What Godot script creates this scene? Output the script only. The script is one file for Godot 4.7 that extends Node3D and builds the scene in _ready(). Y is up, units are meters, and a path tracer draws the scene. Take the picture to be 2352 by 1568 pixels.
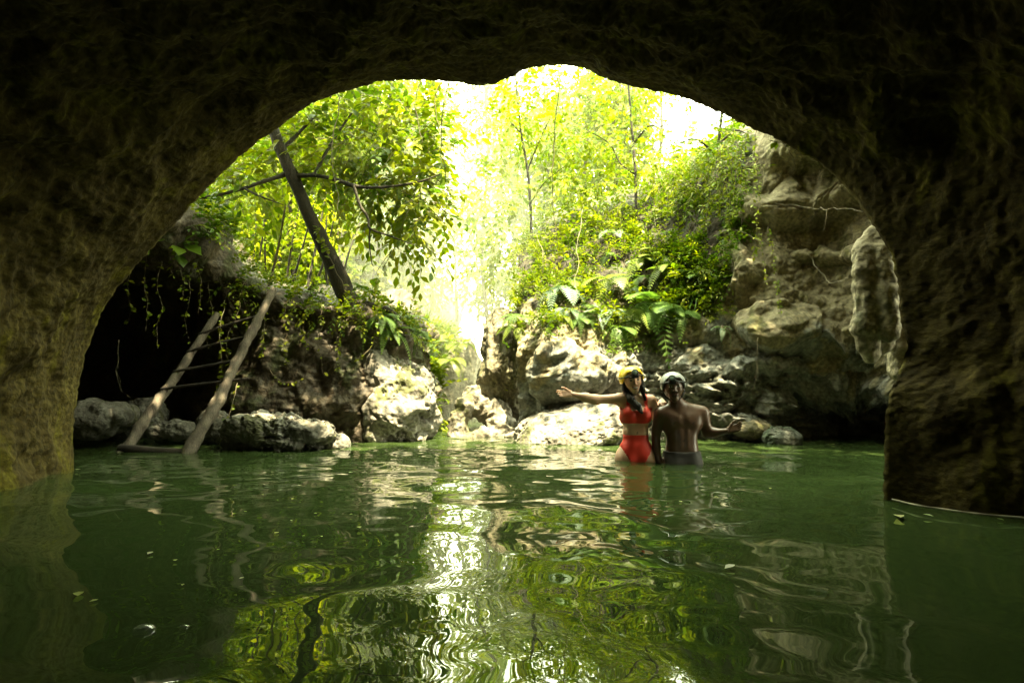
extends Node3D
# A river cave seen from inside: pool, rock arch, jungle gorge beyond, two bathers.
const FOCAL := 1506.0          # picture heights: 1568 units, horizon at 860
const EYE := Vector3(0, 0.85, 0)
const BED := -0.8
var tilt := atan(76.0 / 1506.0)
var M := {}
var TEX := {}
var rng := RandomNumberGenerator.new()
var used := {}
var nA := FastNoiseLite.new()
var nB := FastNoiseLite.new()
var nC := FastNoiseLite.new()
var nR := FastNoiseLite.new()
var nW := FastNoiseLite.new()
var nS := FastNoiseLite.new()
var nP := FastNoiseLite.new()
var LEAF := {}


func _ready() -> void:
	rng.seed = 4711
	camera_and_light()
	noises()
	materials()
	leaf_shapes()
	# the large structure
	build_ground()
	build_cave()
	build_left_bank()
	build_right_cliff()
	build_gorge()
	build_water()
	build_glow_haze()
	# objects
	build_boulders()
	build_trees()
	build_ladder()
	build_undergrowth()
	build_ferns()
	build_vines()
	build_people()
	build_small_things()


func camera_and_light() -> void:
	var cam := Camera3D.new()
	cam.name = "camera"
	cam.fov = 55.0
	cam.near = 0.05
	cam.far = 600.0
	cam.position = EYE
	cam.rotation = Vector3(tilt, 0, 0)
	add_child(cam)
	cam.current = true
	var sky_look := ProceduralSkyMaterial.new()
	sky_look.sky_top_color = Color(0.90, 0.93, 0.80)
	sky_look.sky_horizon_color = Color(1.0, 1.0, 0.86)
	sky_look.sky_curve = 0.25
	sky_look.ground_bottom_color = Color(0.25, 0.28, 0.2)
	sky_look.ground_horizon_color = Color(0.6, 0.62, 0.55)
	sky_look.energy_multiplier = 2.2
	sky_look.sun_angle_max = 8.0
	var sky := Sky.new()
	sky.sky_material = sky_look
	var env := Environment.new()
	env.background_mode = Environment.BG_SKY
	env.sky = sky
	env.tonemap_mode = Environment.TONE_MAPPER_LINEAR
	env.tonemap_exposure = 10.5
	env.sdfgi_enabled = true
	env.ssao_enabled = true
	env.ssil_enabled = true
	env.volumetric_fog_enabled = true
	env.volumetric_fog_density = 0.0
	var we := WorldEnvironment.new()
	we.name = "environment"
	we.environment = env
	add_child(we)
	var sun := DirectionalLight3D.new()
	sun.name = "sun"
	sun.light_color = Color(1.0, 0.94, 0.76)
	sun.light_energy = 1.6
	sun.light_angular_distance = 0.5
	sun.shadow_enabled = true
	add_child(sun)
	sun.look_at_from_position(Vector3(1.6, 10.0, 2.6), Vector3.ZERO, Vector3.UP)


# ---------------------------------------------------------------- helpers
func P(u: float, v: float, d: float) -> Vector3:      # a direction in the picture and a distance out along the gorge -> a place
	var x := (u - 1176.0) / FOCAL
	var y := (784.0 - v) / FOCAL
	var c := cos(tilt)
	var s := sin(tilt)
	var t := d / (c - y * s)
	return Vector3(x * t, EYE.y + (y * c + s) * t, -d)


func W(u: float, v: float, y := 0.0) -> Vector3:       # where that direction meets the level y
	var q := P(u, v, 1.0) - EYE
	var t := (y - EYE.y) / q.y
	return EYE + q * t


func numbered(called: String) -> String:
	if not used.has(called):
		used[called] = 0
		return called
	used[called] += 1
	return "%s_%03d" % [called, used[called]]


func tag(o: Node3D, label: String, category: String, group := "", kind := "") -> Node3D:
	if label: o.set_meta("label", label)
	if category: o.set_meta("category", category)
	if group: o.set_meta("group", group)
	if kind: o.set_meta("kind", kind)
	return o


func thing(called: String, label: String, category: String, at := Vector3.ZERO, group := "") -> Node3D:
	var o := Node3D.new()
	o.name = numbered(called)
	add_child(o)
	o.position = at
	tag(o, label, category, group)
	return o


func obj(called: String, m: Mesh, mat: Material, parent: Node3D = null) -> MeshInstance3D:
	var o := MeshInstance3D.new()
	o.mesh = m
	o.material_override = null
	for k in m.get_surface_count():
		o.set_surface_override_material(k, mat)
	o.name = called if parent else numbered(called)
	(parent if parent else self).add_child(o, true)
	return o


func many(called: String, m: Mesh, mat: Material, T: Array, C: Array, parent: Node3D = null) -> MeshInstance3D:
	# joins leaves (or twigs) of one plant into that plant's own mesh
	var src := m.surface_get_arrays(0)
	var sv: PackedVector3Array = src[Mesh.ARRAY_VERTEX]
	var sn: PackedVector3Array = src[Mesh.ARRAY_NORMAL]
	var sc: PackedColorArray = src[Mesh.ARRAY_COLOR]
	var si: PackedInt32Array = src[Mesh.ARRAY_INDEX]
	var v := PackedVector3Array()
	var n := PackedVector3Array()
	var c := PackedColorArray()
	var ix := PackedInt32Array()
	for k in T.size():
		var t: Transform3D = T[k]
		var o := v.size()
		v.append_array(t * sv)
		n.append_array(Transform3D(t.basis.orthonormalized(), Vector3.ZERO) * sn)
		var tint: Color = C[k]
		for q in sc: c.append(q * tint)
		for q in si: ix.append(q + o)
	var arr := []
	arr.resize(Mesh.ARRAY_MAX)
	arr[Mesh.ARRAY_VERTEX] = v
	arr[Mesh.ARRAY_NORMAL] = n
	arr[Mesh.ARRAY_COLOR] = c
	arr[Mesh.ARRAY_INDEX] = ix
	var am := ArrayMesh.new()
	am.add_surface_from_arrays(Mesh.PRIMITIVE_TRIANGLES, arr)
	return obj(called, am, mat, parent)


func r(a: float, b: float) -> float:
	return rng.randf_range(a, b)


func rv(s := 1.0) -> Vector3:
	return Vector3(r(-s, s), r(-s, s), r(-s, s))


func lin(a: float, b: float, c: float) -> Color:
	return Color(a, b, c).linear_to_srgb()


func noises() -> void:
	var k := 11
	for n in [nA, nB, nC, nR, nW, nS]:
		n.seed = k
		k += 7
		n.noise_type = FastNoiseLite.TYPE_SIMPLEX_SMOOTH
		n.fractal_type = FastNoiseLite.FRACTAL_FBM
		n.fractal_octaves = 3
	nA.frequency = 0.75
	nB.frequency = 3.2
	nC.frequency = 11.0
	nC.fractal_octaves = 2
	nR.frequency = 1.7
	nR.fractal_type = FastNoiseLite.FRACTAL_RIDGED
	nW.noise_type = FastNoiseLite.TYPE_CELLULAR
	nW.cellular_return_type = FastNoiseLite.RETURN_DISTANCE2_SUB
	nW.fractal_type = FastNoiseLite.FRACTAL_NONE
	nW.frequency = 2.4
	nP.seed = 91
	nP.noise_type = FastNoiseLite.TYPE_CELLULAR
	nP.cellular_return_type = FastNoiseLite.RETURN_DISTANCE
	nP.fractal_type = FastNoiseLite.FRACTAL_NONE
	nP.frequency = 9.0
	nS.frequency = 1.5
	nS.fractal_octaves = 4


func noise_tex(freq: float, oct: int, lo: Color, hi: Color, seed_: int, type := FastNoiseLite.TYPE_SIMPLEX_SMOOTH) -> NoiseTexture2D:
	var n := FastNoiseLite.new()
	n.noise_type = type
	n.frequency = freq
	n.fractal_octaves = oct
	n.seed = seed_
	var t := NoiseTexture2D.new()
	t.width = 512
	t.height = 512
	t.seamless = true
	t.noise = n
	var g := Gradient.new()
	g.set_color(0, lo)
	g.set_color(1, hi)
	t.color_ramp = g
	return t


func stone(called: String, tint: Color, scale: float, bump: float, rough := 0.9) -> StandardMaterial3D:
	var m := StandardMaterial3D.new()
	m.resource_name = called
	m.albedo_color = tint
	m.vertex_color_use_as_albedo = true
	m.albedo_texture = TEX.grain
	m.uv1_triplanar = true
	m.uv1_world_triplanar = true
	m.uv1_scale = Vector3.ONE * scale
	m.heightmap_enabled = true
	m.heightmap_texture = TEX.relief
	m.heightmap_scale = bump
	m.roughness = rough
	m.cull_mode = BaseMaterial3D.CULL_DISABLED
	return m


func plain(called: String, c: Color, rough := 0.7, vertex := false) -> StandardMaterial3D:
	var m := StandardMaterial3D.new()
	m.resource_name = called
	m.albedo_color = c
	m.roughness = rough
	m.vertex_color_use_as_albedo = vertex
	m.cull_mode = BaseMaterial3D.CULL_DISABLED
	return m


func leafy(called: String, through: Color, rough := 0.4) -> StandardMaterial3D:
	var m := plain(called, Color.WHITE, rough, true)
	m.metallic_specular = 0.32
	m.backlight_enabled = true
	m.backlight = through
	return m


func materials() -> void:
	TEX.grain = noise_tex(0.03, 5, Color(0.42, 0.42, 0.42), Color(1, 1, 1), 3)
	TEX.relief = noise_tex(0.022, 5, Color.BLACK, Color.WHITE, 5)
	TEX.bark = noise_tex(0.05, 4, Color(0.35, 0.35, 0.35), Color.WHITE, 9)
	M.cave = stone("cave stone", Color.WHITE, 1.2, 1.3)
	M.cave.metallic_specular = 0.25
	M.rock = stone("limestone", Color.WHITE, 1.1, 1.6)
	M.wet_rock = stone("damp stone", Color.WHITE, 1.3, 1.6, 0.7)
	M.soil = stone("leaf mould", Color.WHITE, 2.0, 2.0)
	M.bark = stone("bark", Color.WHITE, 3.0, 0.8)
	M.bark.uv1_scale = Vector3(4, 1.6, 4)
	M.wood = stone("weathered wood", Color.WHITE, 2.0, 0.5)
	M.wood.uv1_scale = Vector3(7, 1.5, 7)
	M.leaf = leafy("leaves", lin(0.9, 1.0, 0.22))
	M.fern = leafy("fern fronds", lin(0.7, 1.0, 0.3), 0.38)
	M.twig = plain("twig", Color.WHITE, 0.8, true)
	M.root = plain("root", lin(0.2, 0.16, 0.1), 0.85)
	M.rope = plain("rope", lin(0.55, 0.5, 0.36), 0.8)
	M.skin_a = plain("skin", Color.WHITE, 0.45, true)
	M.skin_a.subsurf_scatter_enabled = true
	M.skin_a.subsurf_scatter_strength = 0.08
	M.skin_b = plain("skin", Color.WHITE, 0.37, true)
	M.red = plain("red swim fabric", lin(0.66, 0.028, 0.008), 0.55)
	M.hair = plain("hair", lin(0.012, 0.008, 0.006), 0.4)
	M.yellow = plain("yellow shell", lin(0.75, 0.5, 0.02), 0.3)
	M.white_shell = plain("pale shell", lin(0.3, 0.31, 0.29), 0.35)
	M.black = plain("black plastic", lin(0.012, 0.013, 0.013), 0.4)
	M.lens = plain("lamp lens", lin(0.25, 0.32, 0.28), 0.08)
	M.shorts = plain("dark shorts", lin(0.016, 0.012, 0.009), 0.7)
	M.petal = leafy("fallen leaf", lin(0.8, 0.9, 0.4), 0.5)
	var w := StandardMaterial3D.new()
	w.resource_name = "pool water"
	w.transparency = BaseMaterial3D.TRANSPARENCY_ALPHA
	w.albedo_color = lin(0.028, 0.046, 0.013)
	w.albedo_color.a = 0.78
	w.refraction_enabled = true
	w.refraction_scale = 0.04
	w.roughness = 0.0
	M.water = w


func make_mesh(v: PackedVector3Array, ix: PackedInt32Array, col := PackedColorArray(), uv := PackedVector2Array()) -> ArrayMesh:
	var n := PackedVector3Array()
	n.resize(v.size())
	for t in range(0, ix.size(), 3):
		var a := ix[t]
		var b := ix[t + 1]
		var c := ix[t + 2]
		var f := (v[c] - v[a]).cross(v[b] - v[a])
		n[a] += f
		n[b] += f
		n[c] += f
	for i in n.size():
		n[i] = n[i].normalized() if n[i].length_squared() > 1e-20 else Vector3.UP
	var arr := []
	arr.resize(Mesh.ARRAY_MAX)
	arr[Mesh.ARRAY_VERTEX] = v
	arr[Mesh.ARRAY_NORMAL] = n
	arr[Mesh.ARRAY_INDEX] = ix
	if col.size(): arr[Mesh.ARRAY_COLOR] = col
	if uv.size(): arr[Mesh.ARRAY_TEX_UV] = uv
	var m := ArrayMesh.new()
	m.add_surface_from_arrays(Mesh.PRIMITIVE_TRIANGLES, arr)
	return m


func grid_index(nu: int, nv: int, wrap := false) -> PackedInt32Array:
	var ix := PackedInt32Array()
	for j in nv - 1:
		for i in (nu if wrap else nu - 1):
			var a := j * nu + i
			var b := j * nu + (i + 1) % nu
			ix.append_array([a, b, a + nu, b, b + nu, a + nu])
	return ix


func grid_normals(v: PackedVector3Array, nu: int, nv: int, wrap := false) -> PackedVector3Array:
	var n := PackedVector3Array()
	n.resize(v.size())
	for j in nv:
		for i in nu:
			var l := j * nu + ((i + nu - 1) % nu if wrap else maxi(i - 1, 0))
			var q := j * nu + ((i + 1) % nu if wrap else mini(i + 1, nu - 1))
			var t := maxi(j - 1, 0) * nu + i
			var b := mini(j + 1, nv - 1) * nu + i
			n[j * nu + i] = (v[b] - v[t]).cross(v[q] - v[l]).normalized()
	return n


func cr(a: Vector3, b: Vector3, c: Vector3, d: Vector3, t: float) -> Vector3:
	return 0.5 * ((2.0 * b) + (c - a) * t + (2.0 * a - 5.0 * b + 4.0 * c - d) * t * t + (3.0 * b - a - 3.0 * c + d) * t * t * t)


func along(p: Array, t: float) -> Vector3:            # smooth curve through points, t from 0 to 1
	var s := clampf(t, 0.0, 1.0) * (p.size() - 1)
	var k := mini(int(s), p.size() - 2)
	return cr(p[maxi(k - 1, 0)], p[k], p[k + 1], p[mini(k + 2, p.size() - 1)], s - k)


func tube(pts: Array, radii: Array, sides := 8, steps := 12, rough := 0.0, cA := Color(0.2, 0.16, 0.1), cB := Color(0.1, 0.08, 0.05)) -> ArrayMesh:
	var v := PackedVector3Array()
	var c := PackedColorArray()
	var side := Vector3.RIGHT
	for k in steps + 1:
		var t := float(k) / steps
		var p := along(pts, t)
		var dir := (along(pts, minf(t + 0.01, 1.0)) - along(pts, maxf(t - 0.01, 0.0))).normalized()
		if k == 0:
			side = dir.cross(Vector3(0.31, 0.2, 0.93)).normalized()
		side = (side - dir * side.dot(dir)).normalized()
		var up := dir.cross(side)
		var s := t * (radii.size() - 1)
		var q := mini(int(s), radii.size() - 2)
		var rad: float = lerpf(radii[q], radii[q + 1], s - q)
		for i in sides:
			var a := TAU * i / sides
			var w := p + (side * cos(a) + up * sin(a)) * rad
			w += (side * cos(a) + up * sin(a)) * rad * rough * (nB.get_noise_3dv(w * 1.6) + 0.7 * nC.get_noise_3dv(w))
			v.append(w)
			c.append(cA.lerp(cB, clampf(0.5 + 1.3 * nB.get_noise_3dv(w * 2.0), 0, 1)))
	var ix := grid_index(sides, steps + 1, true)
	for e in [0, steps]:
		var m := Vector3.ZERO
		for i in sides: m += v[e * sides + i]
		v.append(m / sides)
		c.append(c[e * sides])
		for i in sides:
			var a: int = e * sides + i
			var b: int = e * sides + (i + 1) % sides
			ix.append_array([b, a, v.size() - 1] if e == 0 else [a, b, v.size() - 1])
	return make_mesh(v, ix, c)


# a curved sheet through control points, with relief; returns mesh, points and normals
func sheet(ctrl: Array, nu: int, nv: int, relief: Callable, paint: Callable, wrap := false) -> Dictionary:
	var v := PackedVector3Array()
	for j in nv:
		var row := []
		for k in ctrl[0].size():
			var colm := []
			for q in ctrl: colm.append(q[k])
			row.append(along(colm, float(j) / (nv - 1)))
		for i in nu:
			v.append(along(row, float(i) / (nu - 1)))
	var n := grid_normals(v, nu, nv, wrap)
	var face := 0.0
	for k in range(0, v.size(), 37):
		face += signf(n[k].dot(EYE - v[k]))
	if face < 0:
		for k in n.size(): n[k] = -n[k]
	var c := PackedColorArray()
	c.resize(v.size())
	for k in v.size():
		v[k] += n[k] * relief.call(v[k], n[k])
		c[k] = paint.call(v[k])
	n = grid_normals(v, nu, nv, wrap)
	if face < 0:
		for k in n.size(): n[k] = -n[k]
	return {"mesh": make_mesh(v, grid_index(nu, nv, wrap), c), "v": v, "n": n, "nu": nu, "nv": nv}


func mottle(p: Vector3, a: Color, b: Color, moss: Color, most: float) -> Color:
	var c := a.lerp(b, clampf(0.5 + 1.1 * nR.get_noise_3dv(p * 0.9) * 0.4 + 0.9 * nB.get_noise_3dv(p), 0, 1))
	var q := nS.get_noise_3dv(p * Vector3(1.3, 0.6, 1.3)) + 0.35 * nC.get_noise_3dv(p)
	return c.lerp(moss, smoothstep(0.1, 0.35, q + most))


func ico(level: int) -> Array:
	var t := (1.0 + sqrt(5.0)) / 2.0
	var v := []
	for q in [[-1, t, 0], [1, t, 0], [-1, -t, 0], [1, -t, 0], [0, -1, t], [0, 1, t], [0, -1, -t], [0, 1, -t], [t, 0, -1], [t, 0, 1], [-t, 0, -1], [-t, 0, 1]]:
		v.append(Vector3(q[0], q[1], q[2]).normalized())
	var f := [0, 11, 5, 0, 5, 1, 0, 1, 7, 0, 7, 10, 0, 10, 11, 1, 5, 9, 5, 11, 4, 11, 10, 2, 10, 7, 6, 7, 1, 8, 3, 9, 4, 3, 4, 2, 3, 2, 6, 3, 6, 8, 3, 8, 9, 4, 9, 5, 2, 4, 11, 6, 2, 10, 8, 6, 7, 9, 8, 1]
	for l in level:
		var mid := {}
		var g := []
		for k in range(0, f.size(), 3):
			var e := [f[k], f[k + 1], f[k + 2]]
			var m := []
			for q in 3:
				var a: int = e[q]
				var b: int = e[(q + 1) % 3]
				var key := mini(a, b) * 1000003 + maxi(a, b)
				if not mid.has(key):
					mid[key] = v.size()
					v.append((v[a] + v[b]).normalized())
				m.append(mid[key])
			g.append_array([e[0], m[0], m[2], e[1], m[1], m[0], e[2], m[2], m[1], m[0], m[1], m[2]])
		f = g
	for k in range(0, f.size(), 3):
		var s: int = f[k + 1]
		f[k + 1] = f[k + 2]
		f[k + 2] = s
	return [PackedVector3Array(v), PackedInt32Array(f)]


# a stone: a rounded block, squared by power, broken by noise and pitted
func stone_mesh(size: Vector3, at: Vector3, level: int, square: float, rough: float, pits: float, cA: Color, cB: Color, moss: Color, most: float, shape = null) -> ArrayMesh:
	var g := ico(level)
	var v: PackedVector3Array = g[0]
	var c := PackedColorArray()
	for k in v.size():
		var d := v[k]
		var e := Vector3(absf(d.x), absf(d.y), absf(d.z))
		var l := pow(pow(e.x, square) + pow(e.y, square) + pow(e.z, square), 1.0 / square)
		var q := d / l * size
		if shape != null: q = shape.call(q)
		var w := q + at
		var s := size.length() / 1.73
		var out := s * rough * (1.7 * nA.get_noise_3dv(w * 1.25) + 0.5 * nB.get_noise_3dv(w * 0.75) + 0.10 * nC.get_noise_3dv(w))
		out -= s * rough * 0.5 * pow(maxf(nR.get_noise_3dv(w * 0.8) - 0.2, 0.0), 1.5)
		var mask := smoothstep(-0.25, 0.25, nA.get_noise_3dv(w * 2.1 + Vector3(4, 7, 2)))
		out -= mask * (pits * smoothstep(0.0, 0.45, nB.get_noise_3dv(w * 2.2 + Vector3(9, 3, 1))) + pits * 0.6 * smoothstep(0.05, 0.4, nC.get_noise_3dv(w * 1.3)))
		v[k] = q + d * out
		c.append(mottle(w, cA, cB, moss, most))
	return make_mesh(v, g[1], c)
# ---------------------------------------------------------------- setting
func build_ground() -> void:
	var m := PlaneMesh.new()
	m.size = Vector2(500, 500)
	var o := obj("ground", m, plain("river silt", lin(0.09, 0.085, 0.045), 0.95))
	o.position.y = BED - 0.02
	o.set_meta("kind", "structure")


func lip_points() -> Array:
	return [[168, 1230, 5.9], [167, 1150, 5.9], [165, 1060, 5.9], [168, 980, 5.9], [178, 900, 5.9], [195, 820, 5.9], [222, 735, 5.85], [262, 670, 5.8], [330, 590, 5.75],
		[400, 515, 5.7], [450, 460, 5.65], [530, 380, 5.6], [620, 305, 5.55], [720, 235, 5.5], [800, 203, 5.5], [900, 183, 5.45], [1000, 183, 5.4], [1060, 190, 5.35], [1110, 197, 5.3],
		[1170, 178, 5.3], [1215, 158, 5.35], [1290, 148, 5.4], [1350, 158, 5.4], [1400, 182, 5.35], [1460, 200, 5.3], [1540, 213, 5.25], [1620, 245, 5.2], [1720, 290, 5.1], [1800, 330, 5.0],
		[1880, 375, 4.95], [1940, 425, 4.9], [1985, 480, 4.85], [2010, 520, 4.8], [2045, 580, 4.75], [2062, 660, 4.7], [2072, 740, 4.65], [2082, 790, 4.6], [2070, 840, 4.6], [2045, 890, 4.55],
		[2035, 950, 4.5], [2032, 1050, 4.5], [2030, 1145, 4.49], [2030, 1230, 4.49]]


func build_cave() -> void:
	var lip := []
	for q in lip_points(): lip.append(P(q[0], q[1], q[2]))
	lip[0].y = BED - 0.15
	lip[-1].y = BED - 0.15
	var centre := Vector2(0, 0.6)
	var cols := 900
	# even spacing along the arch
	var fine := []
	for k in 2001: fine.append(along(lip, k / 2000.0))
	var acc := [0.0]
	for k in 2000: acc.append(acc[-1] + fine[k].distance_to(fine[k + 1]))
	var edge := []
	var k2 := 0
	for i in cols:
		var want: float = acc[-1] * i / (cols - 1)
		while k2 < 1999 and acc[k2 + 1] < want: k2 += 1
		edge.append(fine[k2].lerp(fine[k2 + 1], clampf((want - acc[k2]) / maxf(acc[k2 + 1] - acc[k2], 1e-6), 0, 1)))
	# rows: [kind, amount]; kind 0 = cliff face outside, 1 = inside, 2 = end wall
	var rows := []
	for k in 7: rows.append([0, lerpf(4.0, 3.0, k / 7.0)])
	for k in 14: rows.append([0, lerpf(3.0, 1.0, k / 14.0)])
	for k in 8: rows.append([0, lerpf(1.0, 0.0, k / 8.0)])
	for k in 168: rows.append([1, k * 0.02])
	for k in 14: rows.append([1, 3.4 + k * 0.16])
	for k in 6: rows.append([1, 5.8 + k * 0.95])
	for k in 6: rows.append([2, (k + 1) / 6.0])
	var v := PackedVector3Array()
	var near := PackedFloat32Array()
	for row in rows:
		for i in cols:
			var l: Vector3 = edge[i]
			var flat := Vector2(l.x, l.y) - centre
			var dir := flat.normalized()
			var arch := Vector2.ZERO
			if l.y < 0.6:
				arch = Vector2(-3.7 if l.x < 0 else 3.9, l.y)
				dir = Vector2(signf(l.x), 0)
			else:
				var rad := pow(pow(absf(dir.x) / (3.7 if dir.x < 0 else 3.9), 2.5) + pow(absf(dir.y) / 2.58, 2.5), -1.0 / 2.5)
				arch = centre + dir * rad
			var p := l
			var a: float = row[1]
			if row[0] == 0:
				var far := [0.0, 0.35, 1.4, 4.8, 6.5]
				var shade_brow := smoothstep(-1.2, -3.2, l.x)  # unseen overhang added on the left to shade the bank
				var back := [0.0, -0.22, lerpf(-0.25, -1.1, shade_brow), lerpf(-0.05, -2.8, shade_brow), 12.5]
				var s := mini(int(a), 3)
				var f := a - s
				var rr := lerpf(far[s], far[s + 1], f)
				var zz := lerpf(back[s], back[s + 1], f)
				p = Vector3(l.x + dir.x * rr, l.y + dir.y * rr, l.z + zz)
				near.append(clampf(rr / 0.8, 0, 1))
			else:
				var reach := 6.0 - l.z
				var q := 1.0 if row[0] == 2 else a / (5.8 + 5 * 0.95)
				# even steps of 4 cm near the mouth, wider ones behind
				var zf: float = a if row[0] == 1 else 10.55
				var z: float = l.z + minf(zf * reach / 10.55, reach)
				var f := 1.0 - pow(1.0 - clampf((z - l.z) / 2.1, 0, 1), 2.0)
				var xy := Vector2(l.x, l.y).lerp(arch, f)
				if row[0] == 2: xy = xy.lerp(Vector2(0, 0.4), a)
				p = Vector3(xy.x, xy.y, z)
				near.append(clampf((z - l.z) / 0.7, 0, 1))
			v.append(p)
	var n := grid_normals(v, cols, rows.size())
	var c := PackedColorArray()
	c.resize(v.size())
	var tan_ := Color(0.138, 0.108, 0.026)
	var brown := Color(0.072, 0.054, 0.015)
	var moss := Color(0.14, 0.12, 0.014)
	for k in v.size():
		var p := v[k]
		var s := near[k]
		var q := Vector3(p.x, p.y, p.z)
		var h := 0.22 * nA.get_noise_3dv(q) * lerpf(0.06, 1.0, s) + 0.075 * nB.get_noise_3dv(q * Vector3(0.7, 0.55, 0.7)) * lerpf(0.2, 1.0, s)
		h += 0.02 * nC.get_noise_3dv(q * Vector3(0.8, 0.45, 0.8)) * lerpf(0.4, 1.0, s) + 0.010 * nC.get_noise_3dv(q * Vector3(2.2, 1.4, 2.2))
		h += 0.022 * (nW.get_noise_3dv(q * Vector3(4.2, 2.6, 4.2)) + 0.5) * lerpf(0.3, 1.0, s) + 0.012 * smoothstep(0.0, 0.5, nC.get_noise_3dv(q * 0.9 + Vector3(3, 5, 1))) * s
		if p.z < -1.5: h += 0.016 * (nP.get_noise_3dv(q * Vector3(1, 0.75, 1) + Vector3(nB.get_noise_3dv(q), 0, 0) * 0.1) + 0.5) * lerpf(0.35, 1.0, s)
		v[k] = p + n[k] * h
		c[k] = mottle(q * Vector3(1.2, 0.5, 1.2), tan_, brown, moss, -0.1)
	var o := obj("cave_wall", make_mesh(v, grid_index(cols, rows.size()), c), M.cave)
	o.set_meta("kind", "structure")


func table(us: Array, vs: Array, ds: Array) -> Array:    # rows of (direction, distance) -> control points
	var out := []
	for j in ds.size():
		var row := []
		for i in us.size():
			var vv: float = vs[j][i] if vs[j] is Array else vs[j]
			row.append(P(us[i], vv, ds[j][i]))
		out.append(row)
	return out


var left_bank := {}
var right_cliff := {}


func rocky(p: Vector3, _n: Vector3) -> float:
	var h := 0.34 * nA.get_noise_3dv(p * 1.1) + 0.10 * nB.get_noise_3dv(p * 0.8) + 0.035 * nC.get_noise_3dv(p) - 0.10 * maxf(nR.get_noise_3dv(p * 0.7) - 0.2, 0.0)
	return h * lerpf(1.0, 0.6, smoothstep(-2.6, -3.4, p.x))


var bulges := []      # [centre, half width, half height, how far it stands out, slant]


func layered(p: Vector3, _n: Vector3) -> float:
	if bulges.is_empty():
		for q in [[1718, 612, 8.7, 0.20, 0.40, 0.26, 0.25], [1700, 665, 8.8, 0.14, 0.22, 0.12, 0.2], [1815, 765, 8.6, 0.76, 0.32, 0.40, 0.14], [1850, 470, 8.8, 0.85, 0.36, 0.42, -0.1], [1890, 600, 8.9, 0.55, 0.13, 0.22, 0.05],
			[1760, 845, 8.6, 0.5, 0.16, 0.14, 0.0], [1960, 895, 8.3, 0.62, 0.20, 0.34, 0.05], [1640, 870, 8.7, 0.5, 0.42, 0.16, 0.1], [1310, 852, 8.8, 0.56, 0.42, 0.34, 0.0], [1430, 880, 8.9, 0.3, 0.4, 0.2, 0.0], [1780, 925, 8.6, 0.3, 0.14, 0.2, 0.0],
			[1590, 760, 8.9, 0.4, 0.22, 0.12, 0.2], [1690, 960, 8.6, 0.5, 0.10, 0.22, 0.0]]:
			bulges.append([P(q[0], q[1], q[2]), q[3], q[4], q[5], q[6]])
	var low := smoothstep(1.05, 0.8, p.y)
	var grey := smoothstep(1.3, 1.6, p.x)
	var h := 0.10 * nA.get_noise_3dv(p * 1.3) + 0.07 * nB.get_noise_3dv(p * Vector3(0.9, 1.1, 0.9)) + 0.022 * nC.get_noise_3dv(p)
	h -= 0.10 * pow(maxf(nR.get_noise_3dv(p * 0.75) - 0.25, 0.0), 1.3)
	var beds := nB.get_noise_3dv(p * Vector3(0.7, 2.4, 0.7) + Vector3(5, 0, 0))
	h += low * grey * (0.12 * beds + 0.03 * nC.get_noise_3dv(p * Vector3(0.7, 1.7, 0.7)) - 0.07 * smoothstep(0.1, 0.4, nB.get_noise_3dv(p * 1.5)))
	if p.x < 1.5: h += 0.028 * sin(p.x * 19.0 + 2.0 * nA.get_noise_3dv(p)) * smoothstep(1.5, 1.1, p.y)
	var w := p + Vector3(nA.get_noise_3dv(p * 1.9), nA.get_noise_3dv(p * 1.9 + Vector3(3, 1, 7)), 0) * 0.16 + Vector3(nB.get_noise_3dv(p), nB.get_noise_3dv(p + Vector3(3, 1, 7)), 0) * 0.05
	for b in bulges:
		var dx: float = w.x - b[0].x
		var dy: float = w.y - b[0].y + dx * b[4]
		var s: float = dx * dx / (b[1] * b[1]) + dy * dy / (b[2] * b[2])
		if s < 1.0: h += b[3] * pow(1.0 - s, 0.45)
	return h


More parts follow.
